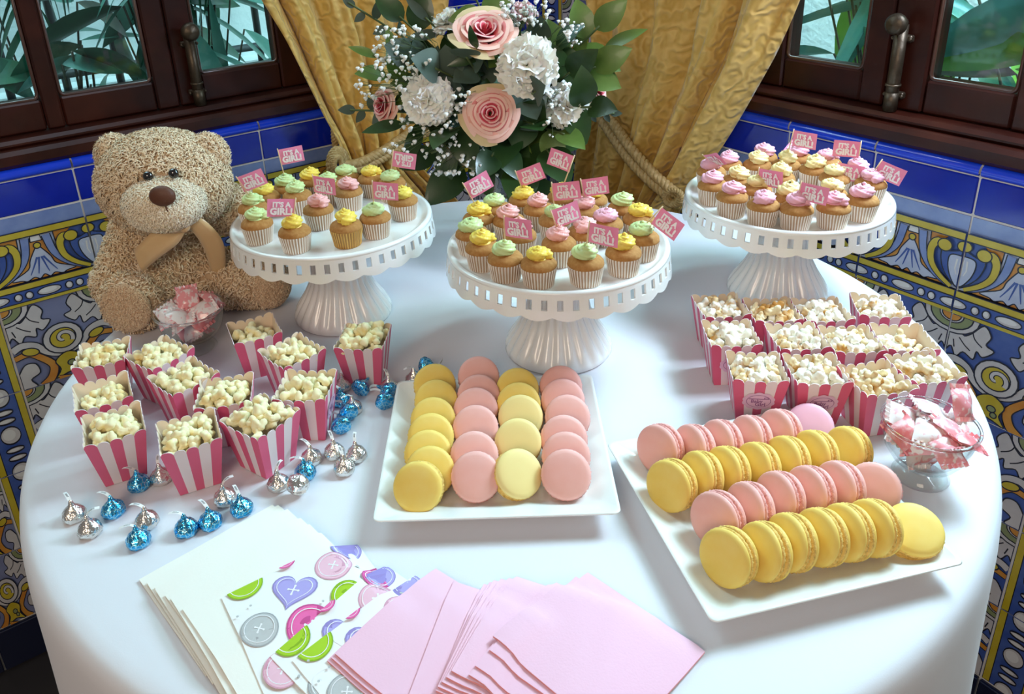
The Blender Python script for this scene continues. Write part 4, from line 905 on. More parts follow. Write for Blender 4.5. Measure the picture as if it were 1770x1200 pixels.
def prints(o, k, dec):
    """printed buttons: (kind, x, y, r, colour) measured from the far corner along the two edges"""
    c, e1, e2, sd, th = NAP[k]; mb = MB(); lay = [0]
    def put(P, col):
        P = clipsq(P, sd / 2 - .0002)
        if len(P) < 3: return
        lay[0] += 1; cen = (sum(p[0] for p in P) / len(P), sum(p[1] for p in P) / len(P)); vs = []
        for f in (0, .5, 1):
            for p in P:
                x = cen[0] + (p[0] - cen[0]) * f; y = cen[1] + (p[1] - cen[1]) * f; q = c + e1 * x + e2 * y; vs.append((q.x, q.y, TZ + cover(q.x, q.y, k) + .0004 + th + .00025 + .00003 * lay[0]))
        n = len(P); mb.add(vs, [(r * n + i, r * n + (i + 1) % n, (r + 1) * n + (i + 1) % n, (r + 1) * n + i) for r in (0, 1) for i in range(n)], PRI[col], False)
    def ringp(P0, f0, f1, col):
        n = len(P0); cx = sum(p[0] for p in P0) / n; cy = sum(p[1] for p in P0) / n
        for i in range(n):
            a, b = P0[i], P0[(i + 1) % n]; put([(cx + (a[0] - cx) * f0, cy + (a[1] - cy) * f0), (cx + (b[0] - cx) * f0, cy + (b[1] - cy) * f0), (cx + (b[0] - cx) * f1, cy + (b[1] - cy) * f1), (cx + (a[0] - cx) * f1, cy + (a[1] - cy) * f1)], col)
        lay[0] -= n - 1
    for kind, x, y, r, col in dec:
        x -= sd / 2; y -= sd / 2
        if kind == 'dot':
            put([(x + r * cos(a), y + r * sin(a)) for a in [2 * PI * j / 8 for j in range(8)]], col); continue
        if kind == 'heart':
            P = []
            for j in range(36):
                t = 2 * PI * j / 36; hx = 16 * sin(t) ** 3; hy = 13 * cos(t) - 5 * cos(2 * t) - 2 * cos(3 * t) - cos(4 * t); a = 2.45
                P.append((x + r * (hx * cos(a) - hy * sin(a)) / 15, y + r * (hx * sin(a) + hy * cos(a)) / 15))
        else: P = [(x + r * cos(2 * PI * j / 30), y + r * sin(2 * PI * j / 30)) for j in range(30)]
        put(P, col + '_d'); n = len(P); cx = sum(p[0] for p in P) / n; cy = sum(p[1] for p in P) / n
        put([(cx + (p[0] - cx) * .93, cy + (p[1] - cy) * .93) for p in P], col); ringp(P, .80, .76, 'thread')
        for sx, sy in ((1, 1), (-1, 1), (1, -1), (-1, -1)): put([(x + sx * r * .17 + r * .06 * cos(a), y + sy * r * .17 + r * .06 * sin(a)) for a in [2 * PI * j / 8 for j in range(8)]], 'thread')
        for sx in (1, -1):
            d1 = Vector((sx, 1)).normalized() * r * .24; d2 = Vector((-d1.y, d1.x)) * .14; put([(x - d1.x + d2.x, y - d1.y + d2.y), (x + d1.x + d2.x, y + d1.y + d2.y), (x + d1.x - d2.x, y + d1.y - d2.y), (x - d1.x - d2.x, y - d1.y - d2.y)], 'thread')
    tag(mb.build('printed_buttons', PRN, o), 'printed buttons in lilac, pink, green and grey')
DEC = [('circ', .012, .004, .012, 'lilac'), ('circ', .030, .021, .0145, 'rose'), ('heart', .065, .026, .0165, 'lilac'), ('circ', .094, -.001, .014, 'green'), ('circ', .098, .044, .0135, 'grey'), ('circ', .066, .060, .017, 'hot'), ('circ', .032, .052, .013, 'green'), ('circ', .095, .080, .0135, 'rose'), ('circ', .062, .098, .016, 'green'), ('circ', .030, .088, .013, 'grey'), ('circ', .004, .045, .012, 'hot'), ('circ', .060, -.004, .008, 'hot')]
rd = random.Random(8)
for _ in range(46):
    x, y = rd.uniform(.004, .108), rd.uniform(.004, .108)
    if all(math.hypot(x - d[1], y - d[2]) > d[3] + .0025 for d in DEC if d[0] != 'dot'): DEC.append(('dot', x, y, .0010, 'grey'))
for i, (t_, a_) in enumerate([((618, 934), -147), ((664, 972), -129.5), ((670, 974), -131), ((718, 988), -136)]):
    o, k = napkin('printed_napkin', ['button-print napkin with a lilac heart button, lying on the white napkins', 'button-print napkin, second layer of the printed fan', 'button-print napkin, third layer of the printed fan', 'button-print napkin, uppermost of the printed fan, touching the pink napkins'][i], 'button-print napkins', t_, a_, .112, 'napkin_print', 'napkin_print', .0010, .3)
    prints(o, k, DEC)
PN = [((741, 984), -130), ((747, 982), -130), ((753, 979), -130), ((784, 1006), -106), ((836, 1004), -109), ((846, 1002), -111), ((853, 1000), -112), ((866, 998), -114), ((880, 996), -116), ((893, 992), -117.5), ((950, 1010), -126), ((962, 1002), -127), ((995, 990), -131), ((1016, 983), -136.5)]
for i, (t_, a_) in enumerate(PN): napkin('pink_napkin', f'pink paper napkin, {ORD[i]} from the left in the pink fan' if i < len(PN) - 1 else 'uppermost pink paper napkin, lying fully in view at the right end of the pink fan', 'pink napkins', t_, a_, .104, 'napkin_pink', 'napkin_pink_edge', .0016, .3)
# ================================================================= curtains
def curtain_mat():
    m = mat('curtain_gold', (.64, .40, .10), .55, sheen=.3); nt = m.node_tree; p = nt.nodes['Principled BSDF']; tc = nt.nodes.new('ShaderNodeTexCoord')
    wv = nt.nodes.new('ShaderNodeTexWave'); wv.wave_type = 'RINGS'; wv.inputs['Scale'].default_value = 14; wv.inputs['Distortion'].default_value = 16; wv.inputs['Detail'].default_value = 2; wv.inputs['Detail Scale'].default_value = 1.6
    nt.links.new(tc.outputs['Object'], wv.inputs['Vector']); b = nt.nodes.new('ShaderNodeBump'); b.inputs['Strength'].default_value = .55; b.inputs['Distance'].default_value = .004
    nt.links.new(wv.outputs['Fac'], b.inputs['Height']); nt.links.new(b.outputs['Normal'], p.inputs['Normal'])
    r = nt.nodes.new('ShaderNodeValToRGB'); r.color_ramp.elements[0].color = (.62, .385, .08, 1); r.color_ramp.elements[1].color = (.76, .50, .14, 1); nt.links.new(wv.outputs['Fac'], r.inputs['Fac']); nt.links.new(r.outputs['Color'], p.inputs['Base Color'])
curtain_mat(); mat('rope_gold', (.42, .27, .09), .5, noise=(160, (.60, .43, .20), .4, .7)); mat('rope_dark', (.20, .12, .04), .6)
nL = Vector((-sin(AL), cos(AL), 0)); nR = Vector((-sin(AR), cos(AR), 0))
def lerp(rows, y):
    for (y0, a0, b0), (y1, a1, b1) in zip(rows, rows[1:]):
        if y <= y1: t = (y - y0) / (y1 - y0); return a0 + (a1 - a0) * t, b0 + (b1 - b0) * t
    return rows[-1][1:]
def curtain(label, rows, n, c, folds, ph, amp):
    ys = [rows[0][0] + (rows[-1][0] - rows[0][0]) * i / 60 for i in range(61)]; mb = MB(); N = 110; vs = []
    for y in ys:
        a, b = lerp(rows, y)
        for i in range(N + 1):
            u = i / N; uu = u + .018 * sin(2 * PI * 3 * u + ph); q = onp(a + (b - a) * uu, y, n, c)
            s_ = sin(2 * PI * folds * u + ph + .6 * sin(y * .012 + 3 * u)); s_ = math.copysign(abs(s_) ** .75, s_)
            vs.append(q - n * amp * (s_ + .35 * sin(2 * PI * folds * 2.3 * u + 1 + y * .004)) )
    W_ = N + 1; mb.add(vs, [(j * W_ + i, j * W_ + i + 1, (j + 1) * W_ + i + 1, (j + 1) * W_ + i) for j in range(60) for i in range(N)])
    o = mb.build('curtain', ['curtain_gold']); sd = o.modifiers.new('thickness', 'SOLIDIFY'); sd.thickness = .0025
    return tag(o, label, 'curtain', 'gold curtains tied back in the corner')
CL, CR = 1.364 - .060, 1.1014 - .060
curtain('gold embossed curtain tied back left of the flowers', [(-90, 395, 790), (0, 445, 768), (60, 480, 765), (130, 515, 752), (195, 548, 742), (240, 574, 728), (276, 590, 716), (300, 600, 735), (330, 606, 772), (350, 606, 790), (400, 600, 800)], nL, CL, 5, .6, .017)
curtain('gold embossed curtain tied back right of the flowers', [(-90, 1010, 1420), (0, 1025, 1366), (100, 1032, 1318), (200, 1012, 1262), (280, 1006, 1216), (330, 1003, 1186), (355, 1003, 1168), (400, 1000, 1150)], nR, CR, 4.5, 2.2, .020)
def rope_mesh(mb, path, R, turns, mi=0, strands=3):
    P = catmull(path, 10); m = len(P); u = None; F = []
    for i, p in enumerate(P):
        t = (P[min(i + 1, m - 1)] - P[max(i - 1, 0)]).normalized(); u = t.orthogonal().normalized() if u is None else (u - t * u.dot(t)).normalized(); F.append((p, u, t.cross(u)))
    K = m * 3
    for s_ in range(strands):
        Q = []
        for k in range(K):
            f = k / (K - 1) * (m - 1); i = min(int(f), m - 2); g = f - i; p = F[i][0].lerp(F[i + 1][0], g); a = 2 * PI * (turns * k / (K - 1) + s_ / strands); Q.append(p + (F[i][1] * cos(a) + F[i][2] * sin(a)) * R * .52)
        mb.tube(Q, R * .56, 7, mi)
def RP(pts, n, c): return [onp(x, y, n, c) for x, y in pts]
t = thing('curtain_tieback', 'twisted gold rope tieback around the left curtain', 'rope', onp(588, 290, nL, CL - .05), 0, 'rope tiebacks'); o_ = t.location.copy()
m = MB(); rope_mesh(m, [p - o_ for p in RP([(592, 286), (622, 281), (660, 262), (700, 236), (738, 214)], nL, CL - .035)], .0085, 9); rope_mesh(m, [p - o_ for p in RP([(592, 294), (626, 290), (664, 272), (704, 247), (742, 226)], nL, CL - .034)], .0085, 9); m.build('rope', ['rope_gold'], t)
m = MB(); rope_mesh(m, [p - o_ for p in RP([(577, 200), (578, 240), (584, 280)], nL, CL + .02)], .006, 5); m.build('hook_rope', ['rope_gold'], t)
for k in range(4):
    m = MB(); cx, cy, r = 588, 283, 11 + 5 * k; rope_mesh(m, [p - o_ for p in RP([(cx - 4 + r * .62 * cos(a), cy + r * sin(a)) for a in [2 * PI * j / 10 + .2 for j in range(11)]], nL, CL - .04 + .006 * k)], .0050, 7); m.build('loop', ['rope_gold'], t)
t = thing('curtain_tieback', 'twisted gold rope tieback slanting down across the right curtain', 'rope', onp(1160, 345, nR, CR - .05), 0, 'rope tiebacks'); o_ = t.location.copy()
m = MB(); rope_mesh(m, [p - o_ for p in RP([(1032, 196), (1050, 222), (1080, 266), (1118, 308), (1158, 342)], nR, CR - .036)], .0092, 9); rope_mesh(m, [p - o_ for p in RP([(1044, 190), (1062, 216), (1092, 258), (1130, 300), (1168, 334)], nR, CR - .034)], .0092, 9); m.build('rope', ['rope_gold'], t)
m = MB(); rope_mesh(m, [p - o_ for p in RP([(1026, -40), (1030, 40), (1036, 120), (1040, 200)], nR, CR + .005)], .0075, 12); m.build('hanging_rope', ['rope_gold'], t)
for k in range(3):
    m = MB(); cx, cy, r = 1164, 342, 9 + 5 * k; rope_mesh(m, [p - o_ for p in RP([(cx + r * .8 * cos(a), cy + r * .7 * sin(a)) for a in [2 * PI * j / 10 for j in range(11)]], nR, CR - .036 - .004 * k)], .0050, 7); m.build('loop', ['rope_gold'], t)
# ================================================================= teddy bear
mat('bear_skin', (.58, .40, .24), .95); mat('fur_mid', (.82, .62, .40), .8, sheen=.3); mat('fur_light', (.92, .76, .54), .8, sheen=.3); mat('fur_dark', (.68, .48, .28), .85); mat('plush_cream', (.90, .76, .56), .95, bump=(700, .6, .0012), sheen=.5); mat('fur_cream', (.95, .85, .68), .9, sheen=.4); mat('plush_tan', (.70, .48, .29), .95, bump=(600, .5, .001), sheen=.4)
mat('bear_nose', (.11, .035, .015), .6, bump=(900, .3, .0005)); mat('bear_eye', (.01, .008, .008), .08, coat=1); mat('ribbon', (.68, .45, .22), .35, sheen=.3)
FURS = ['fur_mid', 'fur_light', 'fur_dark']
def rotf(d, up=Vector((0, 0, 1))):      # rotation taking local z to d
    return Vector(d).to_track_quat('Z', 'Y').to_matrix()
def fur(parent, blobs, count, length, seed, excl=(), mats=FURS, front=False):
    r_ = random.Random(seed); V = []; Fc = []; Mi = []
    tot = sum(b[3] for b in blobs)
    for c, r, R, wgt in blobs:
        for _ in range(int(count * wgt / tot)):
            z = r_.uniform(-1, 1); a = r_.uniform(0, 6.2832); q = math.sqrt(1 - z * z); d = Vector((q * cos(a), q * sin(a), z))
            p = c + R @ Vector((d.x * r[0], d.y * r[1], d.z * r[2])); n = (R @ Vector((d.x / r[0], d.y / r[1], d.z / r[2]))).normalized()
            if any((p - ec).length < er for ec, er in excl) or (front and n.y > .25): continue
            g = Vector((r_.gauss(0, 1), r_.gauss(0, 1), r_.gauss(0, 1) - .35)); g = (g - n * g.dot(n)).normalized(); s_ = n.cross(g) * (.00055 + .0004 * r_.random()); L = length * r_.uniform(.6, 1.15)
            m1 = p + (n * .55 + g * .30) * L * .6; m2 = m1 + (n * .12 + g * .75) * L * .55; b = len(V)
            V += [p - s_, p + s_, m1 - s_, m1 + s_, m2]; Fc += [(b, b + 1, b + 3, b + 2), (b + 2, b + 3, b + 4)]; k = (0, 0, 1, 1, 2)[r_.randrange(5)]; Mi += [k, k]
    me = bpy.data.meshes.new('fur'); me.from_pydata(V, [], Fc)
    for m_ in mats: me.materials.append(M[m_])
    me.polygons.foreach_set('material_index', Mi); o = obj('fur', me, parent); o['kind'] = 'stuff'; return o
I3 = Matrix.Identity(3)
bear = thing('teddy_bear', 'fluffy beige teddy bear with a satin bow sitting beside the left cake stand', 'teddy bear', T(-.385, .97)); b0 = bear.location.copy()
def bp(px, py, Y): return vt(px, py, Y) - b0
def part(name, blobs, m_='bear_skin', parent=bear, nu=28, nv=18):
    m = MB()
    for c, r, R, w_ in blobs: m.ball(c, r, 0, nu, nv, R)
    return m.build(name, [m_], parent)
def capsule(a, b, ra, rb, n=4): return [(a.lerp(b, i / (n - 1)), (ra + (rb - ra) * i / (n - 1),) * 3, I3, 1.0) for i in range(n)]
hc = bp(284, 316, .955); HB = [(hc, (.079, .063, .064), I3, 2.6)]; HB += [(hc + Vector((0, 0, -.006)), (.066, .06, .060), I3, .5)]
head = part('head', HB); muz_c = bp(284, 350, .905)
fur(head, HB, 21000, .0125, 1, excl=[(muz_c, .040)] + [(bp(x, y, .888), .0075) for x, y in ((256, 304), (299, 299))])
for x, y in ((200, 270), (361, 268)):
    c = bp(x, y, .962); EB = [(c, (.022, .016, .025), I3, 1)]; e = part('ear', EB, parent=head); fur(e, EB, 3000, .011, x)
mz = part('muzzle', [(muz_c, (.048, .042, .034), I3, 1)], 'plush_cream', head); fur(head, [(muz_c, (.048, .042, .034), I3, 1)], 13000, .0048, 33, excl=[(bp(281, 341, .8635), .0125)], mats=['plush_cream', 'fur_cream', 'plush_cream'], front=True)
MB().ball(bp(281, 341, .8635), (.0150, .0085, .0122), 0, 18, 12, None, lambda d: 1 + .12 * d.z).build('nose', ['bear_nose'], head)
MB().tube(catmull([bp(284, 350, .8655), bp(287, 359, .8645), bp(291, 370, .868)], 5), .0009, 6).build('mouth_stitch', ['bear_nose'], head)
for x, y in ((256, 305), (300, 300)): MB().ball(bp(x, y, .8945), (.0062, .0055, .0062), 0, 14, 10).build('eye', ['bear_eye'], head)
tcn = bp(288, 452, .985); TB = [(tcn, (.072, .058, .075), I3, 2), (tcn + Vector((0, 0, -.030)), (.076, .062, .055), I3, 1)]; torso = part('torso', TB); fur(torso, TB, 17000, .0115, 2)
for k, (a, b, ra, rb) in enumerate(((bp(228, 402, .965), bp(206, 488, .935), .026, .032), (bp(352, 372, .985), bp(404, 362, .995), .027, .030))):
    AB = capsule(a, b, ra, rb); arm = part('arm', AB, nu=20, nv=12); fur(arm, AB, 9000, .0115, 5 + k)
f1 = at(226, 590) + Vector((0, .026, .0395)) - b0; f2 = at(455, 541) + Vector((0, .02, .0365)) - b0
LB = capsule(Vector((-.040, -.010, .045)), f1 + Vector((0, .012, 0)), .040, .036) + [(f1, (.037, .022, .0385), I3, 1.0)]
leg = part('leg', LB); fur(leg, LB, 9000, .0115, 8, excl=[(f1 + Vector((0, -.02, 0)), .030)])
s1 = Vector((-.05, -1, .10)).normalized(); MB().ball(f1 + s1 * .0165, (.030, .0085, .032), 0, 24, 14, Matrix.Rotation(-.05, 3, 'Z')).build('sole', ['plush_tan'], leg); fur(leg, [(f1 + s1 * .0165, (.030, .0085, .032), Matrix.Rotation(-.05, 3, 'Z'), 1)], 7000, .0038, 41, mats=['plush_tan', 'fur_mid', 'plush_tan'], front=True)
LB = capsule(Vector((.045, -.012, .040)), f2, .038, .034); leg = part('leg', LB); s2 = Vector((.72, -.66, .05)).normalized(); fur(leg, LB, 9000, .0115, 9, excl=[(f2 + s2 * .022, .026)])
MB().ball(f2 + s2 * .021, (.015, .027, .031), 0, 24, 14, Matrix.Rotation(math.atan2(s2.y, s2.x), 3, 'Z')).build('sole', ['plush_tan'], leg); fur(leg, [(f2 + s2 * .021, (.015, .027, .031), Matrix.Rotation(math.atan2(s2.y, s2.x), 3, 'Z'), 1)], 7000, .0038, 42, mats=['plush_tan', 'fur_mid', 'plush_tan'], front=True)
bow = bpy.data.objects.new('bow', None); LINK(bow); bow.parent = bear
def ribbon(name, L):
    """L: list of (left pixel, right pixel, Y): a strip of satin lying on the belly"""
    mb = MB(); A = catmull([bp(*l, Y) for l, r, Y in L], 6); B = catmull([bp(*r, Y) for l, r, Y in L], 6); vs = []
    for a, b in zip(A, B):
        for k in range(5): q = a.lerp(b, k / 4); vs.append(q + Vector((0, -.002 * sin(PI * k / 4), 0)))
    n = len(A); mb.add(vs, [(5 * i + k, 5 * i + k + 1, 5 * i + 6 + k, 5 * i + 5 + k) for i in range(n - 1) for k in range(4)])
    o = mb.build(name, ['ribbon'], bow); s_ = o.modifiers.new('thickness', 'SOLIDIFY'); s_.thickness = .0012; return o
ribbon('tail', [((298, 388), (322, 396), .905), ((268, 398), (308, 420), .900), ((240, 424), (274, 446), .898), ((232, 432), (246, 470), .902)])
ribbon('tail', [((326, 376), (318, 394), .905), ((352, 380), (330, 398), .902), ((386, 420), (352, 430), .915), ((390, 476), (370, 488), .935)])
ribbon('neck_band', [((250, 380), (252, 394), .945), ((280, 388), (280, 404), .905), ((318, 384), (320, 400), .900), ((350, 362), (354, 380), .935)])
MB().ball(bp(318, 389, .893), (.0075, .006, .0095), 0, 14, 10).build('knot', ['ribbon'], bow)
# ================================================================= bouquet
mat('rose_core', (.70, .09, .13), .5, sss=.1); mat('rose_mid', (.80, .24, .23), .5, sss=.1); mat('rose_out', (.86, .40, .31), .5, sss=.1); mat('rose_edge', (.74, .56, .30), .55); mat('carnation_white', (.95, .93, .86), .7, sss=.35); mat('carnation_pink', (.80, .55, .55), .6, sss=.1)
mat('leaf_salal', (.016, .044, .010), .36, coat=.15, noise=(30, (.032, .075, .016), .35, .7)); mat('leaf_lime', (.075, .135, .018), .38, coat=.1, noise=(30, (.13, .20, .035), .35, .7)); mat('leaf_euc', (.050, .080, .055), .6, noise=(25, (.085, .12, .085), .35, .7)); mat('stem_green', (.09, .13, .04), .6); mat('gyp_white', (.90, .89, .84), .6)
VX = Vector((.050, 1.185, TZ)); vs_ = thing('glass_vase', 'clear glass vase behind the middle cake stand holding the bouquet', 'vase', VX)
b = MB(); b.lathe([(0, .004), (.030, .004), (.034, .010), (.036, .05), (.040, .110), (.046, .150)], 40); b.lathe([(.0435, .150), (.0375, .110), (.0335, .05), (.031, .012), (0, .010)], 40); b.build('body', ['bowl_glass'], vs_)
MB().lathe([(0, 0), (.034, 0), (.036, .003), (.034, .008), (0, .008)], 40).build('base', ['clear_glass'], vs_)
MB().lathe([(.0447 + .0014 * cos(a), .1505 + .0014 * sin(a)) for a in [2 * PI * k / 8 for k in range(8)]], 40, close=True).build('rim', ['clear_glass'], vs_)
VM = VX + Vector((0, 0, .15))
def stem_to(p, root=None):
    a = VX + Vector((rnd.uniform(-.015, .015), rnd.uniform(-.015, .015), .03)); b = VM + Vector((rnd.uniform(-.025, .025), rnd.uniform(-.02, .015), 0)); return [a, b, b.lerp(p, .5) + Vector((0, .008, .012)), p]
rnd = random.Random(21)
def petal(w_, r0, h, r1, curl, wav=0, ph=0):
    """cupped petal: half-angle w_, base radius r0, height h, top radius r1, outward curl"""
    def fn(u, v):
        a = (2 * u - 1) * w_ * (.45 + .55 * sin(PI * min(1, .15 + .85 * v) * .55)); e = 1 - .16 * (2 * u - 1) ** 2 * v
        r = r0 + (r1 - r0) * v ** 1.3 + curl * max(0, v - .72) ** 2 * 8 + wav * sin(u * 9 + ph) * v; z = h * v * e - curl * max(0, v - .8) ** 2 * 10
        return (r * cos(a), r * sin(a), z)
    g = MB().grid(fn, 10, 14)
    for q in range(130, 140): g.m[q] = 1
    return g
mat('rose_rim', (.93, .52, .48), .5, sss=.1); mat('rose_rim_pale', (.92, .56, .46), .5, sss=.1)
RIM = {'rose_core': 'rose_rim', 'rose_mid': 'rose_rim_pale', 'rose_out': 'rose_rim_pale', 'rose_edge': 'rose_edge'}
def rose(label, c, R, face, opened=1.0):
    o = thing('rose', label, 'flower', c, 0, 'peach roses'); q = Vector(face).normalized().to_track_quat('Z', 'Y'); o.rotation_euler = q.to_euler(); iq = q.inverted()
    L = stem_to(c); MB().tube([iq @ (p - c) for p in catmull(L, 5)], .0022, 6).build('stem', ['stem_green'], o)
    n = 0
    for k in range(21):
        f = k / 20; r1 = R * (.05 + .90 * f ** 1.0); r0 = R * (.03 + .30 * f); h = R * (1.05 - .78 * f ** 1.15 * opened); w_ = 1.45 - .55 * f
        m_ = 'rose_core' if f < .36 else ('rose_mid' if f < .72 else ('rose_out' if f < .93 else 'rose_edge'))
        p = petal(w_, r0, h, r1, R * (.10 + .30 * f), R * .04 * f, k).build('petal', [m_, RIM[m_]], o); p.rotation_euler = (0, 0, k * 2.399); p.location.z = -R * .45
    MB().lathe([(0, -.62 * R), (.30 * R, -.55 * R), (.42 * R, -.30 * R), (.34 * R, -.1 * R)], 16).build('calyx', ['stem_green'], o)
    for k in range(4): s_ = petal(.35, R * .35, -R * .1, R * .95, 0).build('sepal', ['leaf_lime', 'leaf_lime'], o); s_.rotation_euler.z = k * 1.57 + .4; s_.location.z = -R * .42
    return o
def carn_petal(seed, m_):
    r_ = random.Random(seed); ph = r_.uniform(0, 6)
    def fn(u, v):
        a = (2 * u - 1) * .75 * (.35 + .65 * v); r = v * (1 + .035 * sin(u * 40 + ph) * v); return (r * cos(a), r * sin(a) * 1.15, .09 * sin(u * 9 + ph) * v * v + .05 * sin(u * 17 + ph) * v + .25 * v * (1 - v))
    return MB().grid(fn, 22, 6).mesh('petal', [m_])
CPM = {m_: [carn_petal(s_, m_) for s_ in range(4)] for m_ in ('carnation_white', 'carnation_pink')}
def carnation(label, c, R, face, m_='carnation_white', n=44):
    o = thing('carnation', label, 'flower', c, 0, 'carnations'); q = Vector(face).normalized().to_track_quat('Z', 'Y'); o.rotation_euler = q.to_euler(); iq = q.inverted()
    MB().tube([iq @ (p - c) for p in catmull(stem_to(c), 5)], .002, 6).build('stem', ['stem_green'], o)
    MB().lathe([(0, -.95 * R), (.22 * R, -.85 * R), (.26 * R, -.4 * R), (.2 * R, -.2 * R)], 12).build('calyx', ['stem_green'], o)
    for k in range(n):
        f = k / (n - 1); el = 1.45 - 1.75 * f ** .9; p = obj('petal', rnd.choice(CPM[m_]), o); az = k * 2.399 + rnd.uniform(-.2, .2); s_ = R * (.74 + .28 * f) * rnd.uniform(.92, 1.08)
        d = Vector((cos(az) * cos(el), sin(az) * cos(el), sin(el) * .75)); aim(p, Vector((0, 0, -R * .30)), d, roll=rnd.uniform(-.5, .5) + (PI / 2 if rnd.random() < .15 else 0)); p.scale = (s_, s_, s_)
    return o
toC = lambda p, k=1.0, up=0.0: (CAM - p).normalized() * k + Vector((0, 0, up))
def fl(px, py, Y): return vt(px, py, Y)
p = fl(848, 196, 1.045); rose('open peach rose at the front of the bouquet, facing forward', p, .036, toC(p) + Vector((0, 0, .05)), 1.0)
p = fl(838, 62, 1.10); rose('large pink rose at the top of the bouquet, seen from the side', p, .041, toC(p) * .62 + Vector((.05, 0, .75)), .25)
p = fl(1030, 158, 1.16); rose('pale pink rose half hidden at the right of the bouquet', p, .026, Vector((.7, -.5, .4)), .7)
p = fl(664, 182, 1.13); rose('pale dusty pink rose at the left of the bouquet', p, .028, Vector((-.7, -.6, .25)), .7)
p = fl(912, 112, 1.05); carnation('largest white carnation, upper right of the open peach rose', p, .040, toC(p) + Vector((.1, 0, .1)))
p = fl(738, 170, 1.06); carnation('white carnation left of the open peach rose', p, .034, toC(p) + Vector((-.15, 0, .1)))
p = fl(983, 186, 1.09); carnation('white carnation right of the open peach rose, partly covered by a leaf', p, .032, toC(p) + Vector((.35, 0, -.1)), n=36)
p = fl(772, 34, 1.16); carnation('pale carnation at the upper left edge of the bouquet', p, .026, Vector((-.3, -.3, .9)), n=30)
p = fl(905, 18, 1.18); carnation('small pink carnation at the top behind the large rose', p, .022, Vector((.1, -.3, .9)), 'carnation_pink', 26)
LF = {('salal', m_): leaf_mb(.052, .034, .28, .22, 8, .85).mesh('leaf', [m_]) for m_ in ('leaf_salal', 'leaf_lime', 'leaf_euc')}
LF.update({('lance', m_): leaf_mb(.056, .017, .25, .25, 8, .9).mesh('leaf', [m_]) for m_ in ('leaf_salal', 'leaf_lime', 'leaf_euc')})
LF.update({('round', m_): leaf_mb(.030, .031, .12, .18, 7, .62).mesh('leaf', [m_]) for m_ in ('leaf_salal', 'leaf_lime', 'leaf_euc')})
LF.update({('tiny', m_): leaf_mb(.017, .010, .15, .2, 6, .8).mesh('leaf', [m_]) for m_ in ('leaf_salal', 'leaf_lime', 'leaf_euc')})
def spray(label, tip, Y, kind, m_, n, start=.35, face=.8, sc=1.0):
    c = fl(*tip, Y); P = catmull(stem_to(c), 8); o = thing('foliage_stem', label, 'foliage', P[0], 0, 'green foliage in the bouquet'); MB().tube([q - P[0] for q in P], .0016, 5).build('stem', ['stem_green'], o)
    for k in range(n):
        f = start + (1 - start) * (k + .5) / n; i = min(len(P) - 2, int(f * (len(P) - 1))); q = P[i]; d = (P[i + 1] - P[i]).normalized()
        if k == n - 1: dd = d
        else:
            s_ = 1 if k % 2 else -1; side = d.cross((CAM - q).normalized()).normalized(); dd = d * .55 + side * s_ * .8 + Vector((rnd.uniform(-.3, .3), rnd.uniform(-.35, .1), rnd.uniform(-.3, .3)))
        l = obj('leaf', LF[kind, m_], o); aim(l, q - P[0], dd, up=((CAM - q).normalized() * face + Vector((rnd.uniform(-.4, .4), rnd.uniform(-.4, .4), rnd.uniform(0, .5)))).normalized()); s2_ = sc * rnd.uniform(.85, 1.15); l.scale = (s2_,) * 3
    return o
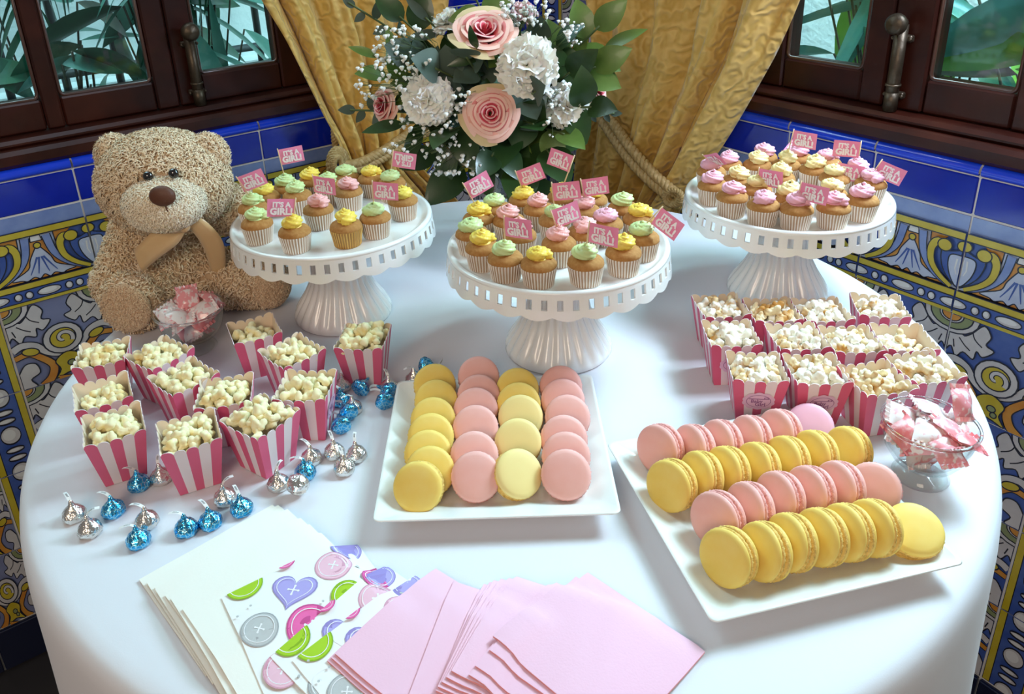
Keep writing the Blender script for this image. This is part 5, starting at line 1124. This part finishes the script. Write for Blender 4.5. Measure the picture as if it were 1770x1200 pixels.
SP = [((700, 95), 1.10, 'round', 'leaf_euc', 11, .4, 1.35, 'grey-green eucalyptus stem at the upper left of the bouquet'), ((752, 118), 1.07, 'round', 'leaf_euc', 9, .45, 1.45, 'grey-green eucalyptus stem above the left white carnation'), ((806, 98), 1.06, 'round', 'leaf_euc', 9, .45, 1.25, 'round-leaved eucalyptus stem left below the top pink rose'), ((926, 158), 1.03, 'round', 'leaf_euc', 6, .55, 1.5, 'round-leaved eucalyptus stem below the largest white carnation'), ((922, 215), 1.06, 'round', 'leaf_salal', 6, .5, 1.4, 'dark round-leaved stem right of the open peach rose'),
      ((1036, 45), 1.14, 'salal', 'leaf_lime', 6, .5, 1.2, 'bright green leafy stem reaching the right rope'), ((1050, 82), 1.13, 'lance', 'leaf_lime', 5, .6, 1.1, 'slim bright green stem pointing right from the bouquet'), ((1030, 115), 1.12, 'salal', 'leaf_lime', 5, .6, 1.0, 'bright green stem at the right between rope and white carnation'), ((1022, 185), 1.06, 'salal', 'leaf_salal', 4, .7, 1.1, 'dark leaf stem covering the right white carnation'), ((1062, 196), 1.12, 'tiny', 'leaf_euc', 9, .6, 1.0, 'thin small-leaved sprig over the right curtain'),
      ((605, 190), 1.12, 'tiny', 'leaf_euc', 12, .55, 1.4, 'thin small-leaved sprig drooping over the left curtain'), ((602, 4), 1.16, 'tiny', 'leaf_euc', 12, .5, 1.3, 'thin small-leaved sprig at the top left of the photo'), ((690, 28), 1.16, 'salal', 'leaf_salal', 5, .6, 1.0, 'dark green leaf stem over the left curtain at the top'), ((735, 30), 1.15, 'lance', 'leaf_euc', 6, .5, .9, 'slim grey-green stem beside the pale upper carnation'), ((820, -8), 1.15, 'salal', 'leaf_lime', 6, .6, 1.1, 'green leaf stem above the top pink rose'), ((880, 140), 1.10, 'salal', 'leaf_salal', 6, .5, 1.1, 'dark leaf stem between top rose and open rose'), ((822, 78), 1.06, 'lance', 'leaf_salal', 4, .75, .75, 'slim dark leaves in front of the top pink rose'), ((930, 60), 1.14, 'round', 'leaf_euc', 8, .5, 1.1, 'grey-green stem right of the top pink rose'), ((965, 80), 1.12, 'salal', 'leaf_salal', 7, .5, 1.0, 'dark leaf stem above the right white carnation'), ((985, 125), 1.10, 'salal', 'leaf_salal', 6, .5, 1.0, 'dark leaf stem beside the largest white carnation'),
      ((690, 215), 1.07, 'lance', 'leaf_salal', 6, .6, 1.2, 'slim dark leaves below the left white carnation'), ((660, 130), 1.12, 'salal', 'leaf_lime', 7, .5, .9, 'olive leaf stem among the white blossoms at the left'), ((645, 95), 1.14, 'lance', 'leaf_lime', 7, .45, .9, 'olive slim-leaved stem at the far left of the bouquet'), ((780, 225), 1.06, 'salal', 'leaf_salal', 6, .5, 1.1, 'dark leaf stem lower left of the open peach rose'), ((745, 265), 1.08, 'salal', 'leaf_salal', 6, .5, 1.1, 'dark leaf stem hanging low at the left'), ((790, 300), 1.09, 'salal', 'leaf_salal', 6, .4, 1.3, 'dark broad leaf stem hanging lowest at the left'), ((850, 270), 1.06, 'salal', 'leaf_salal', 6, .4, 1.2, 'dark leaf stem straight below the open peach rose'), ((900, 290), 1.07, 'salal', 'leaf_salal', 6, .4, 1.4, 'large dark leaves hanging over the vase'), ((950, 265), 1.07, 'salal', 'leaf_salal', 6, .45, 1.3, 'dark leaf stem lower right of the open rose'), ((975, 232), 1.07, 'salal', 'leaf_lime', 5, .55, 1.1, 'lighter green leaf stem below the right white carnation'), ((880, 240), 1.10, 'salal', 'leaf_salal', 7, .4, 1.2, 'dark inner leaf stem behind the open rose'), ((830, 130), 1.12, 'salal', 'leaf_salal', 7, .4, 1.2, 'dark inner leaf stem between the two peach roses'), ((930, 320), 1.10, 'salal', 'leaf_salal', 5, .4, 1.3, 'dark leaf stem hanging in front of the vase'), ((770, 150), 1.12, 'salal', 'leaf_salal', 7, .4, 1.2, 'dark inner leaf stem behind the left white carnation')]
for tip, Y, k, m_, n, st_, sc, lab in SP: spray(lab, tip, Y, k, m_, n, st_, .9, sc)
def gyp(label, region, Y, n, seed):
    r_ = random.Random(seed); x0, y0, x1, y1 = region; c = fl((x0 + x1) / 2, (y0 + y1) / 2, Y + .03); L = catmull(stem_to(c), 4); b = L[-4]; o = thing('baby_breath_sprig', label, 'flower', c, 0, "sprigs of tiny white blossoms"); sm = MB(); bm = MB(); sm.tube([q - c for q in L[:-3]], .001, 4)
    for k in range(n):
        p = fl(r_.uniform(x0, x1), r_.uniform(y0, y1), Y + r_.uniform(-.03, .03)); mid = b.lerp(p, .6) + Vector((r_.uniform(-.01, .01), 0, r_.uniform(0, .012))); sm.tube([b - c, mid - c, p - c], .00032, 3)
        for q in range(r_.choice((1, 2, 3))):
            pp = p + Vector((r_.uniform(-.006, .006), r_.uniform(-.004, .004), r_.uniform(-.006, .006))) * (q > 0); sm.tube([mid - c, pp - c], .00028, 3); rr = r_.uniform(.0013, .0034); bm.ball(pp - c, rr, 0, 7, 5, None, lambda d: 1 + .2 * sin(7 * d.x + 5 * d.z))
    sm.build('stems', ['stem_green'], o)['kind'] = 'stuff'; bm.build('blossoms', ['gyp_white'], o)['kind'] = 'stuff'; return o
gyp("baby's breath sprig over the left curtain, upper part", (640, 45, 745, 115), 1.08, 34, 1); gyp("baby's breath sprig at the left edge of the bouquet", (615, 110, 720, 190), 1.07, 36, 2); gyp("baby's breath sprig between left carnation and open rose", (770, 140, 812, 215), 1.05, 16, 3); gyp("baby's breath sprig lower left under the white carnation", (665, 205, 790, 262), 1.06, 34, 4)
gyp("baby's breath sprig hanging lowest, over the dark leaves", (735, 245, 865, 305), 1.06, 36, 5); gyp("baby's breath sprig at the top behind the pink rose", (865, 2, 945, 45), 1.12, 34, 6); gyp("baby's breath sprig at the right before the rope", (965, 30, 1010, 75), 1.10, 14, 7); gyp("baby's breath sprig around the right white carnation", (945, 145, 990, 240), 1.06, 16, 8)
